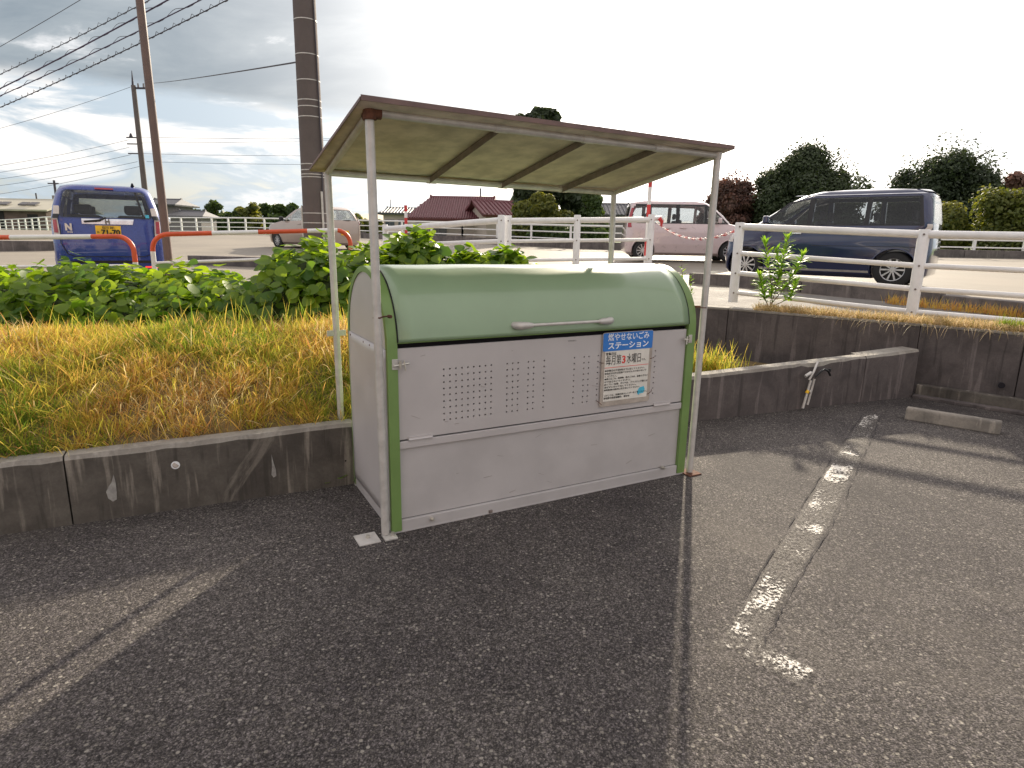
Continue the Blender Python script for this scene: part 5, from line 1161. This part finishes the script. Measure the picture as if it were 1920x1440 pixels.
# kudzu
def leaf_mesh(name, size, mat):
    """ovate leaf folded on its midrib, base at origin pointing +Y"""
    prof = [(0, 0), (.38, .12), (.52, .38), (.44, .66), (.24, .88), (0, 1.05)]; v = []; f = []
    for x, y in prof: v.append((x*size, y*size, .10*x*size-.12*y*y*size))
    m_ = len(prof)
    for x, y in prof[1:-1]: v.append((-x*size, y*size, .10*x*size-.12*y*y*size))
    mid = len(v); v.append((0, .35*size, -.03*size)); v.append((0, .72*size, -.08*size))
    f = [(0, 1, 2, mid), (mid, 2, 3, mid+1), (mid+1, 3, 4, 5), (0, mid, m_+1, m_), (mid, mid+1, m_+2, m_+1), (mid+1, 5, m_+3, m_+2)]
    me = bpy.data.meshes.new(name); me.from_pydata(v, [], f); me.materials.append(mat); me.polygons.foreach_set('use_smooth', [True]*len(me.polygons)); me.update(); return me
LM = [leaf_mesh('leaf', s_, M['kudzu']) for s_ in (.105, .125, .085)]
for m_ in LM:
    a = m_.attributes.new('tint', 'FLOAT', 'POINT'); a.data.foreach_set('value', [0.]*len(m_.vertices))
LV = np.array([v.co[:] for v in LM[0].vertices]); LF = np.array([list(p_.vertices) for p_ in LM[0].polygons])
def frames(N, rng, droop=.5):
    n = len(N); N = N/np.linalg.norm(N, axis=1)[:, None]; Dn = rng.normal(0, 1, (n, 3)); Dn[:, 2] -= droop; Dn -= N*(Dn*N).sum(1)[:, None]; Dn /= np.linalg.norm(Dn, axis=1)[:, None]
    X = np.cross(Dn, N); return X, Dn, N
def kudzu(label, x0, x1, yf, wf, topf, n_stuff, n_obj, botf, seed):
    r = np.random.default_rng(seed); root = empty('kudzu_thicket', ((x0+x1)/2, yf((x0+x1)/2), .55), label=label, cat='shrub')
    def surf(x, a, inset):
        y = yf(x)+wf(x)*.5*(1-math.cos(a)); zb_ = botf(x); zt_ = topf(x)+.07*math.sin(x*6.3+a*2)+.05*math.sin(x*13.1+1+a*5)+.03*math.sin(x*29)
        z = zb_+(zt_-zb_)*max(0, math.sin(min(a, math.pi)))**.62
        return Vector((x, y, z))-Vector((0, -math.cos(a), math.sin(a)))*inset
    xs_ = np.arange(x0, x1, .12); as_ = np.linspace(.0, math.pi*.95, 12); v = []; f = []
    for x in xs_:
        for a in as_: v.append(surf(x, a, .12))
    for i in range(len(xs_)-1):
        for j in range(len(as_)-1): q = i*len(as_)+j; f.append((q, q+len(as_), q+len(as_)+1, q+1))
    at_world(MB().add(v, f).build('undergrowth', M['kudzu_in'], smooth=80), root)  # dark green-brown stems and dirt inside the leaf mound
    N_ = n_stuff+n_obj; X = r.uniform(x0, x1, N_); A = np.concatenate([r.uniform(0, math.pi*.92, n_stuff), r.uniform(.15, 1.9, n_obj)]); ins = np.concatenate([r.uniform(-.03, .14, n_stuff), r.uniform(-.09, .0, n_obj)])
    P = np.array([surf(x, a, i_)[:] for x, a, i_ in zip(X, A, ins)]); nm = np.stack([r.normal(0, .45, N_), -np.cos(A)*.75+r.normal(0, .4, N_), .55+np.sin(A)*.6+r.normal(0, .3, N_)], 1)
    fx_, fy_, fz_ = frames(nm, r)
    s_ = r.uniform(.65, 1.2, n_stuff)[:, None, None]
    V = (LV[None, :, 0:1]*fx_[:n_stuff, None]+LV[None, :, 1:2]*fy_[:n_stuff, None]+LV[None, :, 2:3]*fz_[:n_stuff, None])*s_+P[:n_stuff, None]
    V = V.reshape(-1, 3)-np.array(root.location[:]); idx = (LF[None]+np.arange(n_stuff)[:, None, None]*len(LV)).ravel(); tint = np.repeat(r.uniform(0, 1, n_stuff), len(LV))
    o = np_mesh('foliage', V, 4, idx, tint, M['kudzu'], root); tag(o, kind='stuff')
    for i in range(n_stuff, N_):
        o = bpy.data.objects.new('leaf', LM[int(r.integers(0, 3))]); m_ = Matrix((fx_[i], fy_[i], fz_[i])).transposed().to_4x4(); sc2 = r.uniform(.8, 1.25)
        o.matrix_basis = Matrix.Translation(Vector(P[i])-root.location)@m_@Matrix.Scale(sc2, 4); o.parent = root; col.objects.link(o)
    return root
def lin(xs_, ys_): return lambda x: float(np.interp(x, xs_, ys_))
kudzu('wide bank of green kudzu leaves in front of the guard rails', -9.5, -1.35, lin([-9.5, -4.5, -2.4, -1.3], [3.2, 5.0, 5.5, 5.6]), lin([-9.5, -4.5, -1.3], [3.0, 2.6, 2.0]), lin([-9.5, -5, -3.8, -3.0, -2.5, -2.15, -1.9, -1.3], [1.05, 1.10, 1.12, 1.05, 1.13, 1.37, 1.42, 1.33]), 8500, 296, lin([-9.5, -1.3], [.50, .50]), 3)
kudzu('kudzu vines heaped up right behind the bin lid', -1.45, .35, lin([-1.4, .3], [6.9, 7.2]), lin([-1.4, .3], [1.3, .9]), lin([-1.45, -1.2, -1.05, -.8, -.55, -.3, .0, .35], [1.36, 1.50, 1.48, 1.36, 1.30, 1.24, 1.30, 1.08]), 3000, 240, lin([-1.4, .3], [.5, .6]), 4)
# grass blades
def blades(n, xf, yf_, zf, lmin, lmax, wd, rng, lean=.6, curl=.7, ddir=None):
    x = xf(n); y = yf_(x, n); z = zf(x, y); P = np.stack([x, y, z], 1); L = rng.uniform(lmin, lmax, n)[:, None]
    a = rng.uniform(0, 6.283, n); d = np.stack([np.cos(a), np.sin(a), np.zeros(n)], 1)*rng.uniform(.1, lean, n)[:, None]
    if ddir is not None: d = d+np.array(ddir)
    U = d+np.array([0, 0, 1.]); U /= np.linalg.norm(U, axis=1)[:, None]; c = rng.uniform(.1, curl, n)[:, None]
    b = rng.uniform(0, 6.283, n); S_ = np.stack([np.cos(b), np.sin(b), np.zeros(n)], 1)*wd*rng.uniform(.6, 1.3, (n, 1))
    m1 = P+U*L*.45+d*L*c*.25; m2 = m1+(U*(1-c)+d*c*1.2)*L*.32; t = m2+(U*(1-c*1.9)+d*c*2)*L*.28
    V = np.stack([P-S_, P+S_, m1+S_*.8, m1-S_*.8, m2+S_*.55, m2-S_*.55, t+S_*.05, t-S_*.05], 1).reshape(-1, 3)
    q = np.array([[0, 1, 2, 3], [3, 2, 4, 5], [5, 4, 6, 7]]); idx = (q[None]+np.arange(n)[:, None, None]*8).ravel(); return V, idx
ez = np.vectorize(emb_z)
def patch_noise(x, y, s=1.): return .5+.25*np.sin(x*3.1*s+1.3*np.sin(y*2.3*s))+.25*np.sin(y*4.3*s+x*1.7*s+2)
n = 120000
rg = np.random.default_rng(11)
yst = np.vectorize(y_start)
NC = 2400; tcx = rg.uniform(-8.5, -.75, NC); tcu = rg.uniform(0, 1, NC)**.9; _tk = {}
def gx(n):
    k = rg.integers(0, NC, n); _tk['k'] = k; _tk['loose'] = rg.uniform(0, 1, n) < .22
    x = tcx[k]+rg.normal(0, .035, n); return np.where(_tk['loose'], rg.uniform(-8.5, -.75, n), x)
def gy(x, n):
    ys = yst(x)+.02; ye = ys+np.interp(x, [-9, -3.5, -2.5, -1.5, -.9], [2.2, 2.1, 2.0, 1.9, 1.8]); u = np.where(_tk['loose'], rg.uniform(0, 1, n), tcu[_tk['k']]); return np.maximum(ys, ys+(ye-ys)*u+np.where(_tk['loose'], 0, rg.normal(0, .035, n)))
V, idx = blades(n, gx, gy, lambda x, y: ez(x, y)-.01, .07, .20, .0022, rg, 1.0, .8)
bx = V.reshape(n, 8, 3)[:, 0]; tint_c = rg.normal(.0, .24, NC); tn = np.clip(patch_noise(bx[:, 0], bx[:, 1])*.75+tint_c[_tk['k']]+rg.normal(.05, .12, n), 0, 1)
tag(np_mesh('bank_grass', V, 4, idx, np.repeat(tn, 8), M['grass']), 'dry yellow and green grass covering the bank left of the bin', 'grass', kind='stuff')
n = 7000
V, idx = blades(n, gx, gy, lambda x, y: ez(x, y)+.01, .10, .24, .0042, rg, 1.6, .95)
tag(np_mesh('straw_grass', V, 4, idx, np.repeat(rg.uniform(.3, 1, n), 8), M['grass']), 'long curled straw lying over the grass bank left of the bin', 'grass', kind='stuff')
n = 380
V, idx = blades(n, lambda n: rg.choice([-3.1, -2.4, -2.0, -1.6, -1.75, -4.2, -5.0, -1.3], n)+rg.normal(0, .10, n), lambda x, n: yst(x)+np.interp(x, [-3.5, -1.5], [1.6, 1.4])+rg.uniform(-.3, .4, n), lambda x, y: ez(x, y), .15, .36, .004, rg, .45, .6)
tag(np_mesh('tall_grass', V, 4, idx, np.repeat(rg.uniform(0, .6, n), 8), M['grass']), 'taller green grass tufts along the foot of the kudzu', 'grass', kind='stuff')
# dry grass on top of the tall wall
def twp(t): # param along wall top line
    pts = TW[1:]; 
    return pts
def wall_grass(n, t0, t1, off0, off1, lmin, lmax, lean, mat, label, ddir=None, zoff=.0, tint=(0, 1)):
    A = np.array([[p_.x, p_.y] for p_ in (TW[1], TW[2], TW[3], TW[3].lerp(TW[4], .3))]); seg = np.linalg.norm(np.diff(A, axis=0), axis=1); cum = np.concatenate([[0], np.cumsum(seg)]); s_ = rg.uniform(t0, t1, n)*cum[-1]
    bx_ = np.interp(s_, cum, A[:, 0]); by_ = np.interp(s_, cum, A[:, 1]); o_ = rg.uniform(off0, off1, n); X = bx_+.64*o_; Yv = by_+.77*o_
    V, idx = blades(n, lambda n: X, lambda x, n: Yv, lambda x, y: np.full(n, .705)+zoff, lmin, lmax, .0028, rg, lean, .8, ddir)
    tag(np_mesh('verge_grass', V, 4, idx, np.repeat(rg.uniform(tint[0], tint[1], n), 8), M[mat]), label, 'grass', kind='stuff')
wall_grass(19000, .05, 1., .0, .30, .05, .15, .9, 'straw', 'straw coloured dry grass along the top of the tall wall')
wall_grass(420, .16, 1., -.02, .05, .15, .30, .5, 'straw', 'long dry stalks hanging over the face of the tall wall', ddir=(-.62, -.75, -.55))
wall_grass(800, .60, .66, .08, .24, .12, .26, .4, 'grass', 'green grass tuft at the foot of the right fence post', tint=(0, .2))
wall_grass(450, .45, .50, .08, .2, .10, .2, .4, 'grass', 'small green tuft on the wall top between weed and post', tint=(0, .2))
# orange weeds beyond the fence, tuft by the bin
n = 2600; V, idx = blades(n, lambda n: rg.uniform(5.6, 9.0, n), lambda x, n: np.interp(x, [5.6, 6.67, 9.], [9.7, 8.35, 6.2])-rg.uniform(.05, .35, n), lambda x, y: np.vectorize(up_z)(y), .10, .24, .004, rg, .4, .5)
tag(np_mesh('kerbside_grass', V, 4, idx, np.repeat(rg.uniform(.5, .9, n), 8), M['grass']), 'orange brown grass growing along the kerb behind the right fence', 'grass', kind='stuff')
n = 700; c0 = Vector((1.75, 5.75, .38)); V, idx = blades(n, lambda n: c0.x+rg.normal(0, .16, n), lambda x, n: c0.y+rg.normal(0, .06, n), lambda x, y: np.full(n, .25), .20, .42, .004, rg, .45, .6)
tag(np_mesh('grass_tuft', V, 4, idx, np.repeat(rg.uniform(.0, .7, n), 8), M['grass']), 'grass tuft behind the low wall just right of the bin', 'grass', kind='stuff')
tag(MB().add([(-.2, 4.6, .12), (1.3, 5.3, .12), (4.0, 6.35, .12), (2.6, 7.6, .12), (-.2, 9.3, .12)], [(0, 1, 2, 3, 4)]).build('planting_strip', M['soil']), kind='structure')
# small weed at the wall foot by the bin
wd = empty('small_weed', tuple(gnd(625, 905)), label='small green weed on the asphalt between wall and bin', cat='weed')
for i in range(34):
    a = i*2.4; r_ = .02+.10*random.random(); o = bpy.data.objects.new('leaf', leaf_mesh('small_leaf', .035, M['weed']) if i == 0 else wl_me); 
    if i == 0: wl_me = o.data
    o.matrix_basis = Matrix.Translation((r_*math.cos(a)*1.3, r_*math.sin(a)*.6, .01+random.random()*.05))@Matrix.Rotation(a-1.57, 4, 'Z')@Matrix.Rotation(R(random.uniform(5, 45)), 4, 'X')@Matrix.Scale(random.uniform(.7, 1.6), 4); o.parent = wd; col.objects.link(o)
# tall weed in front of the right fence
b = at(1443, 583, 7.75); wr_ = empty('tall_weed', (b.x, b.y, .70), label='bright green leafy weed growing on the tall wall top', cat='weed')
def lance(name, L):
    prof = [(0, 0), (.10, .2), (.14, .42), (.11, .7), (0, 1.)]; v = [(x*L, y*L, -.25*y*y*L+.06*abs(x)*L) for x, y in prof]+[(-x*L, y*L, -.25*y*y*L+.06*abs(x)*L) for x, y in prof[1:-1]]+[(0, .45*L, -.06*L)]
    f = [(0, 1, 2, 8), (8, 2, 3, 4), (0, 8, 6, 5), (8, 4, 7, 6)]
    me = bpy.data.meshes.new(name); me.from_pydata(v, [], f); me.materials.append(M['weed']); me.update(); a = me.attributes.new('tint', 'FLOAT', 'POINT'); a.data.foreach_set('value', [0.]*len(v)); return me
LMW = lance('lance_leaf', .135); 
def P7(px, py, dy=0): q = at(px, py, 7.75+dy); return q-wr_.location
stems = [[(1443, 583), (1448, 545), (1440, 500), (1434, 452)], [(1443, 583), (1458, 530), (1470, 480), (1478, 442)], [(1443, 583), (1430, 548), (1424, 515)], [(1446, 570), (1475, 535), (1495, 500), (1507, 478)], [(1446, 575), (1480, 560), (1492, 530)], [(1448, 545), (1462, 515), (1455, 470)]]
cnt = 0
for si, s_ in enumerate(stems):
    pts = [P7(x, y, random.uniform(-.06, .06) if i else 0) for i, (x, y) in enumerate(s_)]; MB().tube(pts, [.006-.001*i for i in range(len(pts))], 6).build('stem', M['stem'], wr_, smooth=60)
    N_ = 78 if si < 4 else 50
    for k in range(N_):
        t = .22+.78*(k/N_) if si < 4 else .4+.6*(k/N_); u = t*(len(pts)-1); i0 = min(int(u), len(pts)-2); p_ = pts[i0].lerp(pts[i0+1], u-i0); a = k*2.4+si
        o = bpy.data.objects.new('leaf', LMW); s2 = random.uniform(.6, 1.15)*(1.1 if t < .85 else .8)
        o.matrix_basis = Matrix.Translation(p_)@Matrix.Rotation(a, 4, 'Z')@Matrix.Rotation(R(random.uniform(0, 55) if t < .9 else 65), 4, 'X')@Matrix.Scale(s2, 4); o.parent = wr_; col.objects.link(o); cnt += 1
# sprigs behind the right end of the lid
sg2 = empty('yellow_sprig', tuple(at(1290, 560, 6.6)), label='yellowing sprig just behind the right end of the lid', cat='weed')
for si, s_ in enumerate([[(1285, 570), (1281, 530), (1278, 497)], [(1292, 570), (1296, 545), (1294, 515)]]):
    pts = [at(x, y, 6.6)-sg2.location for x, y in s_]; MB().tube(pts, .003, 5).build('stem', M['stem'], sg2)
    for k in range(16):
        u = (.2+.8*k/16)*2; i0 = min(int(u), 1); p_ = pts[i0].lerp(pts[i0+1], u-i0); o = bpy.data.objects.new('leaf', LMW); o.matrix_basis = Matrix.Translation(p_)@Matrix.Rotation(k*2.4, 4, 'Z')@Matrix.Rotation(R(random.uniform(20, 60)), 4, 'X')@Matrix.Scale(.5, 4); o.parent = sg2; col.objects.link(o)
